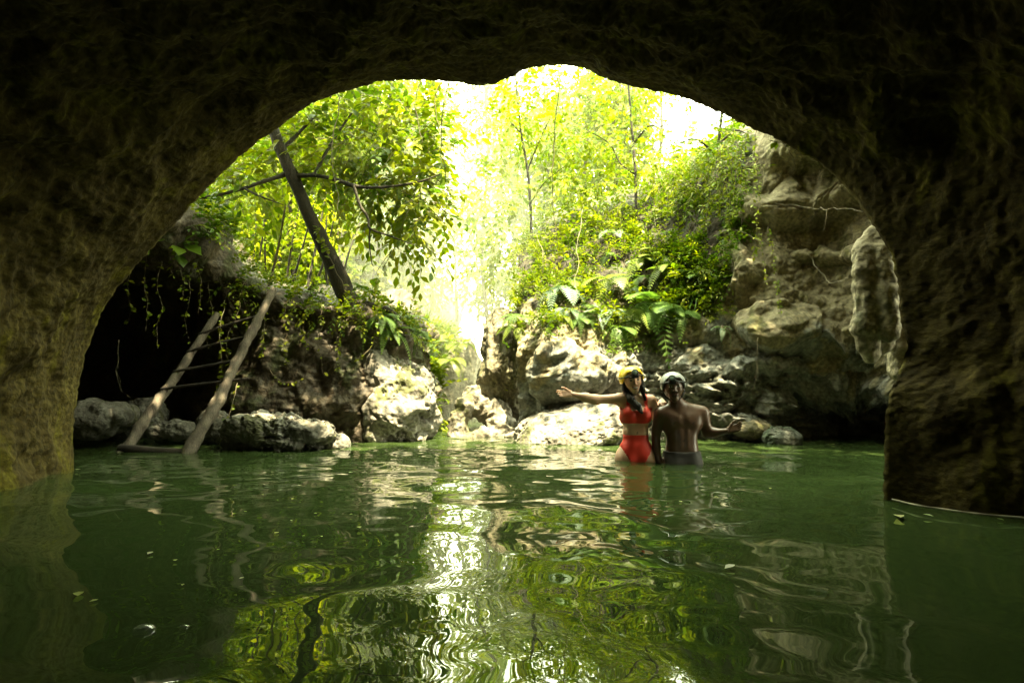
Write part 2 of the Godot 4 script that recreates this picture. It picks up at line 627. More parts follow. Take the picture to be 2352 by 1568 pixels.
func build_left_bank() -> void:
	var us := [-900, -420, -160, 60, 220, 380, 470, 540, 640, 760, 860, 950, 1000]
	var ctrl := table(us,
		[[300, 340, 380, 400, 420, 440, 470, 570, 640, 660, 680, 700, 760], [380, 400, 430, 430, 450, 480, 490, 600, 672, 690, 715, 745, 800], [540, 550, 560, 560, 560, 580, 600, 690, 730, 740, 760, 790, 850],
		[690, 690, 690, 690, 690, 700, 740, 800, 810, 810, 820, 840, 900], [860, 860, 860, 860, 860, 870, 890, 900, 900, 900, 900, 900, 920], [1040, 1000, 994, 994, 994, 996, 1003, 1012, 1015, 1014, 1010, 1005, 1000], 1120],
		[[8.5, 9.5, 10.5, 10.5, 10.5, 10.5, 11, 11.5, 11.5, 11.5, 11.8, 12, 12.5], [6.0, 6.6, 7.2, 7.2, 7.3, 7.7, 8.3, 8.8, 8.9, 8.8, 9.0, 9.4, 10.0], [6.2, 6.8, 7.4, 7.4, 7.5, 7.8, 8.2, 8.6, 8.6, 8.5, 8.7, 9.2, 9.8],
		[6.6, 9.2, 9.8, 9.8, 9.7, 9.5, 9.1, 8.7, 8.4, 8.4, 8.6, 9.1, 9.7], [6.6, 9.3, 10.0, 10.0, 10.0, 9.8, 9.2, 8.6, 8.35, 8.35, 8.5, 9.0, 9.5], [6.6, 9.0, 9.6, 9.6, 9.6, 9.4, 8.9, 8.4, 8.25, 8.3, 8.5, 8.9, 9.3], [6.5, 10, 11, 11, 11, 11, 9, 8.1, 8.1, 8.2, 8.4, 8.8, 9.2]])
	for q in ctrl[-1]: q.y = BED - 0.2
	for k in us.size(): ctrl[-1][k] = Vector3(ctrl[-2][k].x, BED - 0.2, ctrl[-2][k].z + 0.1)
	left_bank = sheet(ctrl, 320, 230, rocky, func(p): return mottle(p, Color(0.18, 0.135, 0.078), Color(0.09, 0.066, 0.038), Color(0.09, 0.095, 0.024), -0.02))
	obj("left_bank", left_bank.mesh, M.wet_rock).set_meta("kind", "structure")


func build_right_cliff() -> void:
	var us := [1190, 1260, 1340, 1420, 1500, 1580, 1680, 1780, 1880, 1980, 2100, 2250, 2450]
	var vs := [
		[560, 500, 470, 440, 410, 360, 280, 190, 100, 60, 40, 20, 0],
		[600, 530, 505, 480, 450, 410, 340, 290, 260, 240, 220, 200, 200],
		[640, 580, 560, 540, 520, 490, 430, 400, 390, 380, 370, 360, 360],
		[690, 640, 630, 610, 600, 570, 520, 500, 500, 500, 500, 500, 500],
		[730, 700, 690, 680, 670, 650, 620, 600, 600, 600, 600, 600, 600],
		[770, 745, 745, 745, 740, 730, 710, 690, 690, 690, 690, 690, 690],
		[810, 785, 790, 800, 800, 800, 790, 780, 780, 780, 780, 780, 780],
		860, 930, [1000, 1004, 1006, 1008, 1008, 1008, 1006, 1006, 1004, 1004, 1010, 1020, 1030], 1100]
	var ds := [
		[12.5, 13.0, 13.0, 13.0, 12.8, 12.5, 12.0, 11.0, 10.0, 9.5, 9.0, 8.5, 8.0],
		[11.0, 11.4, 11.3, 11.2, 11.0, 10.6, 9.9, 8.5, 7.7, 7.2, 6.8, 6.3, 6.1],
		[10.4, 10.6, 10.5, 10.4, 10.2, 9.9, 9.3, 8.7, 8.5, 8.2, 7.3, 6.7, 6.2],
		[10.0, 10.0, 9.9, 9.8, 9.7, 9.5, 9.1, 8.8, 8.7, 8.2, 7.3, 6.8, 6.3],
		[9.6, 9.4, 9.4, 9.4, 9.4, 9.2, 8.9, 8.6, 8.6, 8.2, 7.3, 6.8, 6.3],
		[9.3, 9.0, 9.0, 9.1, 9.2, 9.0, 8.8, 8.5, 8.5, 8.2, 7.3, 6.8, 6.3],
		[9.1, 8.75, 8.8, 8.95, 9.0, 8.85, 8.75, 8.5, 8.5, 8.2, 7.3, 6.8, 6.3],
		[9.15, 8.8, 8.75, 8.85, 8.9, 8.75, 8.65, 8.5, 8.45, 8.4, 7.6, 6.9, 6.3],
		[9.15, 8.85, 8.8, 8.85, 8.85, 8.7, 8.65, 8.6, 9.0, 9.1, 8.2, 7.0, 6.3],
		[9.1, 8.8, 8.7, 8.65, 8.6, 8.6, 8.6, 8.7, 9.1, 9.2, 8.3, 7.0, 6.3],
		[9.0, 8.6, 8.5, 8.5, 8.5, 8.5, 8.5, 8.6, 9.0, 9.1, 8.2, 6.9, 6.2]]
	var ctrl := table(us, vs, ds)
	for k in us.size(): ctrl[-1][k] = Vector3(ctrl[-2][k].x, BED - 0.2, ctrl[-2][k].z + 0.1)
	right_cliff = sheet(ctrl, 330, 280, layered, func(p): return paint_cliff(p))
	obj("cliff", right_cliff.mesh, M.rock).set_meta("kind", "structure")


func paint_cliff(p: Vector3) -> Color:
	var c := mottle(p, Color(0.47, 0.41, 0.25), Color(0.30, 0.25, 0.145), Color(0.19, 0.175, 0.06), -0.12)
	# weathered grey limestone low on the wall, earthy slope above: two materials with a ragged border
	var e := nS.get_noise_3dv(p * 1.2) * 0.5 + 0.2 * nB.get_noise_3dv(p)
	var g := mottle(p * 1.3, Color(0.47, 0.48, 0.43), Color(0.25, 0.25, 0.21), Color(0.12, 0.12, 0.08), -0.1)
	c = c.lerp(g, smoothstep(-0.05, 0.1, e + (1.45 - p.y) * 0.6 - absf(p.x - 2.6) * 0.15))
	var soil := mottle(p * 1.5, Color(0.09, 0.07, 0.035), Color(0.05, 0.04, 0.02), Color(0.06, 0.08, 0.02), 0.05)
	return c.lerp(soil, smoothstep(-0.1, 0.1, e + (p.y - 1.75) * 0.8 - maxf(p.x - 2.7, 0.0) * 3.0))


func hill(called: String, ctrl: Array, nu: int, nv: int) -> Dictionary:
	var s := sheet(ctrl, nu, nv, func(p, _n): return 0.3 * nA.get_noise_3dv(p * 0.6) + 0.1 * nB.get_noise_3dv(p * 0.6), func(p): return mottle(p, Color(0.10, 0.08, 0.035), Color(0.05, 0.045, 0.02), Color(0.06, 0.09, 0.02), 0.08))
	obj(called, s.mesh, M.soil).set_meta("kind", "structure")
	return s


var slope_left := {}
var slope_far := {}
var slope_right := {}


func build_gorge() -> void:
	# rising ground behind the banks
	slope_left = hill("hillside", [
		[Vector3(-16, 7.5, -14), Vector3(-14, 8, -24), Vector3(-8, 8, -32), Vector3(-2.5, 5.0, -36)],
		[Vector3(-12, 5.0, -17.0), Vector3(-9, 4.4, -17), Vector3(-5.5, 3.6, -21), Vector3(-2.0, 2.4, -24)],
		[Vector3(-10, 3.8, -15.2), Vector3(-5.8, 2.6, -14.2), Vector3(-3.0, 1.9, -14.5), Vector3(-1.4, 1.5, -15)],
		[Vector3(-9, 3.4, -14.2), Vector3(-4.6, 2.1, -12.8), Vector3(-2.4, 1.5, -10.8), Vector3(-1.3, 1.0, -11)],
		[Vector3(-9, 2.0, -14.0), Vector3(-4.6, 0.8, -12.7), Vector3(-2.4, 0.5, -9.9), Vector3(-1.25, -1.0, -10.2)]], 70, 60)
	slope_right = hill("hillside", [
		[Vector3(0.5, 5.0, -36), Vector3(7, 9, -32), Vector3(14, 12, -22), Vector3(17, 12, -10)],
		[Vector3(0.3, 2.8, -24), Vector3(4, 5.5, -20), Vector3(8, 8, -15), Vector3(11, 9, -9)],
		[Vector3(0.25, 1.8, -16), Vector3(2, 3.6, -14), Vector3(5, 5.5, -11.5), Vector3(8, 7.5, -8.5)],
		[Vector3(0.1, 1.3, -12.5), Vector3(1.0, 2.6, -12), Vector3(3.4, 3.9, -10.6), Vector3(6.5, 5.5, -8)],
		[Vector3(-0.1, -0.9, -11.2), Vector3(0.4, 0.6, -10.6), Vector3(2.0, 1.6, -10.2), Vector3(5.5, 1.8, -8.5)]], 70, 60)


func build_water() -> void:
	var xs := [-60.0, -14.0, -8.0]
	var x := -5.4
	while x < 5.4:
		xs.append(x)
		x += 0.03
	xs.append_array([8.0, 14.0, 60.0])
	var zs := [-14.0, -12.0, -10.8]
	var z := -9.8
	while z < -1.0:
		zs.append(z)
		z += 0.028
	zs.append_array([-0.5, 0.5, 3.0, 7.0])
	var waves := []
	var wr := RandomNumberGenerator.new()
	wr.seed = 77
	for k in 15:
		var lam: float = [2.1, 1.5, 1.15, 0.9, 0.72, 0.6, 0.5, 0.42, 0.36, 0.3, 0.25, 0.21, 0.18, 0.15, 0.13][k]
		var ang: float = PI / 2 + wr.randf_range(-1.35, 1.35)
		var slope: float = [0.03, 0.032, 0.032, 0.028, 0.024, 0.022, 0.022, 0.02, 0.018, 0.016, 0.014, 0.013, 0.012, 0.011, 0.009][k]
		waves.append([cos(ang) * TAU / lam, sin(ang) * TAU / lam, slope * lam / TAU, wr.randf() * TAU, lam < 0.7])
	var v := PackedVector3Array()
	var n := PackedVector3Array()
	for zz in zs:
		for xx in xs:
			var q := Vector3(xx, 0, zz)
			var ph := nS.get_noise_3dv(q * 0.35) * 5.0
			var chop := lerpf(0.36, 1.15, smoothstep(-2.6, -6.0, zz))
			var calm := 0.75 + 0.7 * nA.get_noise_3dv(q * 0.5)
			var h := 0.0
			var gx := 0.0
			var gz := 0.0
			for w in waves:
				var f: float = w[0] * xx + w[1] * zz + w[3] + ph
				var a: float = w[2] * (chop if w[4] else 1.0)
				h += a * sin(f)
				var c: float = a * cos(f)
				gx += c * w[0]
				gz += c * w[1]
			# rings spreading from the bathers
			var rx: float = xx - 1.4
			var rz: float = zz + 6.4
			var rr := sqrt(rx * rx + rz * rz) + 0.01
			var ring := 0.03 * exp(-rr * 0.6) / (TAU / 0.27)
			var cf := cos(rr * TAU / 0.27) * ring * TAU / 0.27
			h = h * calm + ring * sin(rr * TAU / 0.27)
			gx = gx * calm + cf * rx / rr
			gz = gz * calm + cf * rz / rr
			if zz > -1.0 or zz < -9.8 or absf(xx) > 5.4:
				h = 0
				gx = 0
				gz = 0
			v.append(Vector3(xx, h, zz))
			n.append(Vector3(-gx, 1, -gz).normalized())
	var ix := PackedInt32Array()
	var nu := xs.size()
	for j in zs.size() - 1:
		for i in nu - 1:
			var a := j * nu + i
			ix.append_array([a, a + 1, a + nu, a + 1, a + nu + 1, a + nu])
	var arr := []
	arr.resize(Mesh.ARRAY_MAX)
	arr[Mesh.ARRAY_VERTEX] = v
	arr[Mesh.ARRAY_NORMAL] = n
	arr[Mesh.ARRAY_INDEX] = ix
	var m := ArrayMesh.new()
	m.add_surface_from_arrays(Mesh.PRIMITIVE_TRIANGLES, arr)
	obj("water", m, M.water).set_meta("kind", "structure")


func build_glow_haze() -> void:
	# fog added beyond the banks in place of a soft camera glow
	var look := FogMaterial.new()
	look.density = 0.013
	look.albedo = Color(0.97, 1.0, 0.86)
	var fog := FogVolume.new()
	fog.name = "glow_haze"
	fog.shape = RenderingServer.FOG_VOLUME_SHAPE_BOX
	fog.size = Vector3(22, 12, 22)
	fog.position = Vector3(-0.3, 5.0, -23.8)
	fog.material = look
	add_child(fog)
	var glow_mist := FogVolume.new()  # added to whiten the centre like glow in the lens
	glow_mist.name = "glow_mist"
	glow_mist.shape = RenderingServer.FOG_VOLUME_SHAPE_ELLIPSOID
	glow_mist.size = Vector3(4.4, 5.6, 4.4)
	glow_mist.position = Vector3(-1.0, 2.5, -12.0)
	var damp := FogMaterial.new()  # fog look that stands in for the soft camera glow
	damp.density = 0.04
	damp.albedo = Color(0.98, 1.0, 0.9)
	glow_mist.material = damp
	add_child(glow_mist)
	tag(glow_mist, "fog added over the narrow channel for camera glow", "glow_mist", "", "stuff")
	tag(fog, "fog added in the gorge beyond the pool for camera glow", "glow_haze", "", "stuff")
# ---------------------------------------------------------------- loose and standing rocks
func rock(called: String, label: String, u: float, v: float, d: float, size: Vector3, level: int, square: float, rough: float, pits: float, look: String, shape = null, turn := Vector3.ZERO) -> MeshInstance3D:
	var looks := {
		"pale": [Color(0.50, 0.47, 0.40), Color(0.20, 0.18, 0.14), Color(0.16, 0.17, 0.06), -0.14],
		"tan": [Color(0.42, 0.38, 0.26), Color(0.30, 0.26, 0.16), Color(0.16, 0.15, 0.06), -0.2],
		"buff": [Color(0.33, 0.29, 0.18), Color(0.20, 0.17, 0.10), Color(0.14, 0.13, 0.04), -0.08],
		"grey": [Color(0.36, 0.345, 0.29), Color(0.17, 0.155, 0.12), Color(0.12, 0.12, 0.05), -0.05],
		"green": [Color(0.27, 0.29, 0.24), Color(0.12, 0.12, 0.09), Color(0.12, 0.16, 0.10), 0.0]}
	var k: Array = looks[look]
	var at := P(u, v, d)
	var o := obj(called, stone_mesh(size, at, level, square, rough, pits, k[0], k[1], k[2], k[3], shape), M.rock)
	o.position = at
	o.rotation = turn
	tag(o, label, "rock")
	return o


func build_boulders() -> void:
	rock("boulder", "tall pitted pale boulder in the sun at the mouth of the gorge channel", 905, 930, 8.85, Vector3(0.52, 0.70, 0.5), 6, 2.3, 0.26, 0.05, "pale", func(q): return q + Vector3(-0.12 * q.y, 0, -0.25 * q.y))
	rock("mossy_rock", "low dark pitted rock with overhanging rim beside the ladder foot", 642, 1000, 7.65, Vector3(0.64, 0.22, 0.42), 6, 2.6, 0.3, 0.06, "grey", func(q): return Vector3(q.x * (0.86 + 0.35 * q.y), q.y, q.z * (0.9 + 0.5 * q.y)))
	rock("small_rock", "small dark stone at the end of the low pitted rock", 775, 1022, 7.7, Vector3(0.14, 0.12, 0.14), 4, 2.2, 0.2, 0.02, "grey")
	rock("boulder", "dark grey smooth boulder in the shadow behind the ladder", 235, 962, 7.9, Vector3(0.36, 0.25, 0.34), 5, 2.4, 0.32, 0.01, "grey")
	rock("small_rock", "wide flat stone in the shadow just behind the ladder's rails", 390, 990, 8.1, Vector3(0.34, 0.16, 0.26), 5, 2.2, 0.4, 0.02, "grey")
	rock("small_rock", "broken stone between the ladder and the low pitted rock", 500, 985, 8.25, Vector3(0.26, 0.24, 0.24), 5, 2.2, 0.4, 0.03, "grey")
	rock("small_rock", "rounded stone in the mouth of the dark hollow behind the ladder", 320, 960, 8.7, Vector3(0.3, 0.26, 0.3), 5, 2.2, 0.35, 0.02, "grey")
	rock("channel_wall", "yellow sunlit rock wall at the back of the narrow channel", 1010, 890, 13.0, Vector3(0.9, 1.0, 0.5), 5, 2.6, 0.12, 0.02, "tan")
	rock("fluted_rock", "tall fluted rock hung with moss right of the sunlit channel", 1160, 860, 9.95, Vector3(0.42, 0.98, 0.5), 6, 2.6, 0.16, 0.03, "buff", flute)
	rock("sloping_rock", "smooth sunlit rock sloping into the pool below the woman's outstretched arm", 1315, 985, 8.5, Vector3(0.78, 0.34, 0.5), 6, 2.6, 0.12, 0.02, "pale", func(q): return q + Vector3(0.1 * q.y, 0.22 * q.x, -0.5 * q.y))
	rock("small_rock", "knobbly grey stone breaking the water under the cliff ledge", 1795, 1003, 8.25, Vector3(0.22, 0.12, 0.2), 5, 1.8, 0.45, 0.03, "green")
	rock("small_rock", "flat brown stone at the waterline beyond the man's raised hand", 1725, 985, 8.45, Vector3(0.24, 0.09, 0.2), 5, 2.0, 0.4, 0.02, "buff")
	grown("rock_slab", "tall tan slab of rock with a dark groove beside the cave mouth", [
		[[2008, 530, 5.6], 0.05, [1990, 575, 5.58], 0.10], [[1990, 575, 5.58], 0.10, [1984, 625, 5.56], 0.095], [[1984, 625, 5.56], 0.095, [1994, 690, 5.58], 0.105], [[1994, 690, 5.58], 0.105, [1986, 750, 5.58], 0.11], [[1986, 750, 5.58], 0.11, [2000, 815, 5.65], 0.07],
		[[2012, 530, 5.58], 0.06, [2028, 575, 5.52], 0.085], [[2028, 575, 5.52], 0.085, [2036, 660, 5.48], 0.095], [[2036, 660, 5.48], 0.095, [2040, 760, 5.5], 0.085], [[2012, 560, 5.70], 0.13, [2016, 780, 5.72], 0.13], [[2080, 560, 5.8], 0.16, [2090, 840, 5.8], 0.18]], 0.016, 0.028, 0.02, "tan")
	grown("rock_spur", "low pointed pale rock rising from the water beside the channel", [
		[[1050, 985, 9.3], 0.15, [1080, 915, 9.6], 0.11], [[1080, 915, 9.6], 0.11, [1140, 955, 9.6], 0.22], [[1040, 1015, 9.2], 0.13, [1150, 1015, 9.25], 0.20], [[1085, 925, 9.6], 0.09, [1115, 860, 9.8], 0.08], [[1150, 985, 9.35], 0.18, [1210, 1005, 9.25], 0.12]], 0.024, 0.12, 0.06, "pale")
	grown("small_rock", "little white stone in the water between the spur and the sloping rock", [[[1165, 1002, 8.9], 0.04, [1180, 1000, 8.9], 0.05], [[1180, 1000, 8.9], 0.05, [1186, 1008, 8.9], 0.05]], 0.012, 0.03, 0.015, "pale")
	rock("mossy_hump", "rounded mossy hump of rock on top of the bank above the ladder", 455, 560, 8.55, Vector3(0.42, 0.55, 0.5), 5, 2.4, 0.16, 0.02, "grey", func(q): return q + Vector3(-0.15 * q.y, 0, 0))


func flute(q: Vector3) -> Vector3:
	var f := 1.0 + 0.05 * sin(q.x * 17.0 + 0.8 * sin(q.y * 4.0)) + 0.03 * sin(q.x * 41.0)
	return Vector3(q.x * (1.0 - 0.12 * q.y), q.y, q.z * f + 0.12 * cos(q.y * 3.5))


func groove(q: Vector3) -> Vector3:
	var dip := 0.15 * exp(-pow((q.x - 0.02 - 0.03 * sin(q.y * 5.0)) / 0.032, 2.0)) * smoothstep(0.0, 0.06, q.z)
	var w := 1.0 - 0.45 * smoothstep(0.2, 0.62, q.y) - 0.3 * smoothstep(0.25, 0.62, -q.y)
	return Vector3(q.x * w + 0.02 * sin(q.y * 8.0), q.y, q.z - dip)


# rock grown round a skeleton of joints, so that ribs and hollows flow into one another
func grown(called: String, label: String, bones: Array, cell: float, blend: float, amount: float, look: String) -> void:
	var looks := {"pale": [Color(0.46, 0.42, 0.33), Color(0.22, 0.19, 0.13), Color(0.16, 0.17, 0.06), -0.14], "tan": [Color(0.54, 0.47, 0.31), Color(0.40, 0.34, 0.2), Color(0.16, 0.15, 0.06), -0.25]}
	var k: Array = looks[look]
	var at := P(bones[0][0][0], bones[0][0][1], bones[0][0][2])
	var b := []
	for q in bones: b.append([P(q[0][0], q[0][1], q[0][2]) - at, q[1], P(q[2][0], q[2][1], q[2][2]) - at, q[3]])
	var box := bounds(b, blend + cell * 2)
	var v := PackedVector3Array()
	var ix := PackedInt32Array()
	nets(field(b, box[0], box[1], cell, blend), v, ix)
	var n: PackedVector3Array = make_mesh(v, ix).surface_get_arrays(0)[Mesh.ARRAY_NORMAL]
	var c := PackedColorArray()
	for q in v.size():
		var w := v[q] + at
		v[q] += n[q] * amount * (1.6 * nA.get_noise_3dv(w * 2.2) + 1.3 * nB.get_noise_3dv(w * 1.2) + 0.5 * nC.get_noise_3dv(w))
		c.append(mottle(w, k[0], k[1], k[2], k[3]))
	var o := obj(called, make_mesh(v, ix, c), M.rock)
	o.position = at
	tag(o, label, "rock")
# ---------------------------------------------------------------- plants
func leaf_shapes() -> void:
	# one leaf along +y, upper face +z, folded at the midrib and drooping at the tip
	for k in 3:
		var w: float = [0.24, 0.16, 0.34][k]
		var v := PackedVector3Array([Vector3(0, 0, 0), Vector3(-w * 0.8, 0.28, 0.06), Vector3(0, 0.3, 0.0), Vector3(w * 0.8, 0.28, 0.06), Vector3(-w, 0.55, 0.05), Vector3(0, 0.6, -0.02), Vector3(w, 0.55, 0.05), Vector3(0, 1.0, -0.12)])
		var ix := PackedInt32Array([0, 1, 2, 0, 2, 3, 1, 4, 2, 4, 5, 2, 2, 5, 3, 5, 6, 3, 4, 7, 5, 5, 7, 6])
		var c := PackedColorArray()
		for q in v: c.append(Color.WHITE)
		LEAF[["broad", "narrow", "round"][k]] = make_mesh(v, ix, c)
	var fv := PackedVector3Array([Vector3(0, 0, 0), Vector3(-0.26, 0.45, 0.05), Vector3(0, 0.5, -0.02), Vector3(0.26, 0.45, 0.05), Vector3(0, 1.0, -0.12)])
	LEAF.far = make_mesh(fv, PackedInt32Array([0, 1, 2, 0, 2, 3, 1, 4, 2, 2, 4, 3]), PackedColorArray([Color.WHITE, Color.WHITE, Color.WHITE, Color.WHITE, Color.WHITE]))
	LEAF.twig = tube([Vector3.ZERO, Vector3(0.02, 0.5, 0.03), Vector3(0, 1, -0.05)], [0.012, 0.009, 0.003], 4, 3, 0.0, Color.WHITE, Color.WHITE)


func set_leaf(T: Array, C: Array, p: Vector3, axis: Vector3, nrm: Vector3, size: float, tint: Color) -> void:
	var y := axis.normalized()
	var x := y.cross(nrm)
	if x.length() < 0.01: x = y.cross(Vector3(0.3, 0.2, 1))
	x = x.normalized()
	var z := x.cross(y)
	T.append(Transform3D(Basis(x * size, y * size, z * size), p))
	C.append(tint)


func spray(T: Array, C: Array, o: Vector3, dir: Vector3, length: float, n: int, size: float, a: Color, b: Color, TW = null, CW = null) -> void:
	dir = dir.normalized()
	var side := dir.cross(Vector3.UP)
	if side.length() < 0.05: side = Vector3.RIGHT
	side = side.normalized()
	var up := side.cross(dir)
	var tint := a.lerp(b, rng.randf())
	for i in n:
		var t := (i + 0.6) / n
		var p := o + dir * length * t + Vector3.DOWN * length * 0.25 * t * t
		var s := 1.0 if i % 2 == 0 else -1.0
		var axis := dir * r(0.35, 0.8) + side * s * r(0.5, 1.0) + Vector3.DOWN * r(0.05, 0.5)
		if i == n - 1: axis = dir + Vector3.DOWN * 0.4
		var f := r(0.75, 1.2)
		set_leaf(T, C, p, axis, up + rv(0.5), size * r(0.5, 1.3), Color(tint.r * f, tint.g * f * r(0.93, 1.05), tint.b * f))
	if TW != null:
		var x := side
		TW.append(Transform3D(Basis(x * length * 0.6, dir * length, up * length), o))
		CW.append(Color(0.10, 0.08, 0.04))


func clump(T: Array, C: Array, c: Vector3, e: Vector3, sprays: int, size: float, a: Color, b: Color, TW = null, CW = null) -> void:
	for k in sprays:
		var d := rv()
		while d.length() > 1.0: d = rv()
		var p := c + d * e
		var dir := d * 0.9 + rv(0.7) + Vector3.DOWN * 0.15
		spray(T, C, p, dir, size * r(2.2, 4.0), rng.randi_range(6, 9), size, a, b, TW, CW)


const BARK := [Color(0.075, 0.062, 0.03), Color(0.036, 0.029, 0.017)]
const G1 := Color(0.108, 0.168, 0.010)
const G2 := Color(0.212, 0.235, 0.010)
const G3 := Color(0.055, 0.105, 0.010)
const G4 := Color(0.29, 0.27, 0.018)


# a tree: trunk and limbs as tubes, the crown as leaf sprays in clumps [u, v, d, half width, half height, half depth, sprays]
func tree(called: String, label: String, trunk: Array, radii: Array, limbs: Array, clumps: Array, size: float, a: Color, b: Color, leaf := "broad", group := "", bark := BARK, twigs := false) -> Node3D:
	var t := thing(called, label, "tree", trunk[0], group)
	var rel := []
	for p in trunk: rel.append(p - trunk[0])
	obj("trunk", tube(rel, radii, 10, 26, 0.25, bark[0], bark[1]), M.bark, t)
	for l in limbs:
		var q := []
		for p in l[0]: q.append(p - trunk[0])
		obj("branch", tube(q, l[1], 6, 18, 0.3, bark[0], bark[1]), M.bark, t)
	var T := []
	var C := []
	var TW := []
	var CW := []
	for k in clumps:
		var c: Vector3 = P(k[0], k[1], k[2]) - trunk[0]
		clump(T, C, c, Vector3(k[3], k[4], k[5]), k[6], size, a, b, TW if twigs else null, CW if twigs else null)
	many("crown", LEAF[leaf], M.leaf, T, C, t).set_meta("kind", "stuff")
	if twigs: many("twigs", LEAF.twig, M.twig, TW, CW, t).set_meta("kind", "stuff")
	return t


func build_trees() -> void:
	# the leaning tree on the left bank
	var d := 8.9
	var trunk := [P(822, 745, d), P(800, 690, d), P(762, 600, 8.85), P(722, 520, 8.8), P(682, 430, 8.75), P(645, 345, 8.7), P(622, 285, 8.7), P(590, 180, 8.7), P(560, 40, 8.8)]
	var limbs := [
		[[P(664, 398, 8.75), P(610, 415, 8.6), P(560, 432, 8.5), P(500, 448, 8.4), P(440, 455, 8.3), P(370, 440, 8.2)], [0.034, 0.026, 0.022, 0.009]],
		[[P(560, 432, 8.5), P(600, 452, 8.3), P(650, 470, 8.2)], [0.02, 0.012, 0.006]],
		[[P(672, 405, 8.75), P(720, 402, 8.6), P(770, 412, 8.5), P(820, 428, 8.4), P(880, 430, 8.4), P(960, 418, 8.4), P(1010, 400, 8.4)], [0.037, 0.031, 0.027, 0.018, 0.008]],
		[[P(812, 424, 8.4), P(826, 470, 8.35), P(845, 500, 8.3), P(850, 525, 8.3), P(890, 540, 8.3), P(950, 562, 8.3)], [0.022, 0.019, 0.015, 0.006]],
		[[P(850, 522, 8.3), P(848, 560, 8.3), P(855, 610, 8.3)], [0.014, 0.01, 0.005]],
		[[P(720, 402, 8.6), P(760, 330, 8.9), P(800, 270, 9.1), P(850, 200, 9.3)], [0.022, 0.018, 0.008]],
		[[P(645, 345, 8.7), P(700, 290, 8.9), P(760, 220, 9.2), P(820, 120, 9.6)], [0.03, 0.022, 0.01]],
		[[P(806, 700, 8.9), P(840, 703, 8.85), P(880, 708, 8.8), P(920, 730, 8.7)], [0.11, 0.08, 0.05, 0.02]],
		[[P(800, 700, 8.9), P(770, 725, 8.7), P(745, 770, 8.55)], [0.09, 0.06, 0.03]]]
	var clumps := [
		[900, 330, 9.2, 0.85, 0.6, 0.6, 95], [800, 290, 9.4, 0.7, 0.5, 0.6, 70], [960, 440, 9.0, 0.4, 0.55, 0.5, 70], [860, 430, 9.3, 0.6, 0.45, 0.5, 50], [750, 360, 9.3, 0.45, 0.4, 0.5, 38],
		[560, 420, 8.9, 0.5, 0.35, 0.5, 45], [880, 240, 9.6, 0.6, 0.3, 0.6, 45], [940, 540, 9.3, 0.4, 0.25, 0.4, 26], [660, 330, 9.3, 0.5, 0.4, 0.5, 35],
		[700, 120, 9.0, 1.6, 0.5, 1.2, 70], [500, 180, 8.8, 1.2, 0.6, 1.0, 60], [1010, 300, 9.3, 0.12, 0.55, 0.3, 22]]
	tree("leaning_tree", "dark leaning tree with crooked branches growing out of the bank beside the ladder", trunk, [0.17, 0.14, 0.108, 0.096, 0.088, 0.08, 0.072, 0.06, 0.045], limbs, clumps, 0.155, G3, G2, "broad", "", BARK, true)
	# slender tree in the middle of the gorge
	trunk = [P(1228, 640, 11.6), P(1222, 560, 11.6), P(1218, 470, 11.6), P(1210, 380, 11.6), P(1196, 300, 11.6), P(1185, 180, 11.6), P(1180, 60, 11.6)]
	limbs = [[[P(1212, 390, 11.6), P(1240, 320, 11.5), P(1270, 260, 11.4)], [0.016, 0.011, 0.005]], [[P(1200, 310, 11.6), P(1150, 260, 11.7), P(1110, 250, 11.8)], [0.014, 0.01, 0.004]], [[P(1217, 470, 11.6), P(1250, 420, 11.4), P(1300, 380, 11.2)], [0.012, 0.009, 0.004]]]
	tree("slender_tree", "slender pale trunked tree standing in the glare of the gorge", trunk, [0.03, 0.028, 0.026, 0.022, 0.02, 0.016, 0.012], limbs,
		[[1150, 290, 11.6, 0.7, 0.6, 0.7, 70], [1240, 250, 11.4, 0.6, 0.5, 0.6, 60], [1130, 450, 11.6, 0.6, 0.4, 0.6, 50], [1290, 330, 11.2, 0.5, 0.4, 0.5, 46], [1180, 540, 11.4, 0.5, 0.35, 0.5, 40], [1110, 600, 11.8, 0.4, 0.3, 0.4, 20], [1200, 120, 12, 1.2, 0.5, 1.0, 40], [1150, 380, 12.4, 0.6, 0.5, 0.6, 26]],
		0.115, G1, G2, "broad", "")
	# trees over the right slope
	trunk = [P(1470, 600, 10.3), P(1462, 500, 10.5), P(1460, 400, 10.6), P(1452, 300, 10.7), P(1440, 150, 10.8), P(1430, 0, 10.9)]
	limbs = [[[P(1460, 400, 10.6), P(1425, 375, 10.6), P(1400, 330, 10.6), P(1350, 300, 10.6)], [0.018, 0.012, 0.005]], [[P(1455, 330, 10.7), P(1490, 290, 10.6), P(1520, 290, 10.5), P(1570, 260, 10.3)], [0.018, 0.011, 0.004]]]
	tree("slope_tree", "thin upright tree rooted in the ferny slope right of the glare", trunk, [0.026, 0.024, 0.022, 0.02, 0.016, 0.012], limbs,
		[[1370, 430, 10.9, 0.55, 0.55, 0.5, 60], [1430, 330, 10.9, 0.55, 0.4, 0.5, 44], [1350, 300, 11.1, 0.6, 0.4, 0.6, 40], [1440, 230, 10.9, 0.6, 0.3, 0.6, 34], [1560, 230, 10.6, 0.6, 0.12, 0.4, 14], [1460, 80, 10.8, 1.5, 0.5, 1.2, 60], [1330, 540, 10.9, 0.4, 0.2, 0.3, 16], [1500, 380, 10.6, 0.5, 0.3, 0.5, 44], [1400, 520, 10.6, 0.6, 0.25, 0.4, 36], [1290, 440, 11.2, 0.4, 0.35, 0.4, 30]],
		0.1, G1, G2, "broad", "", BARK, true)
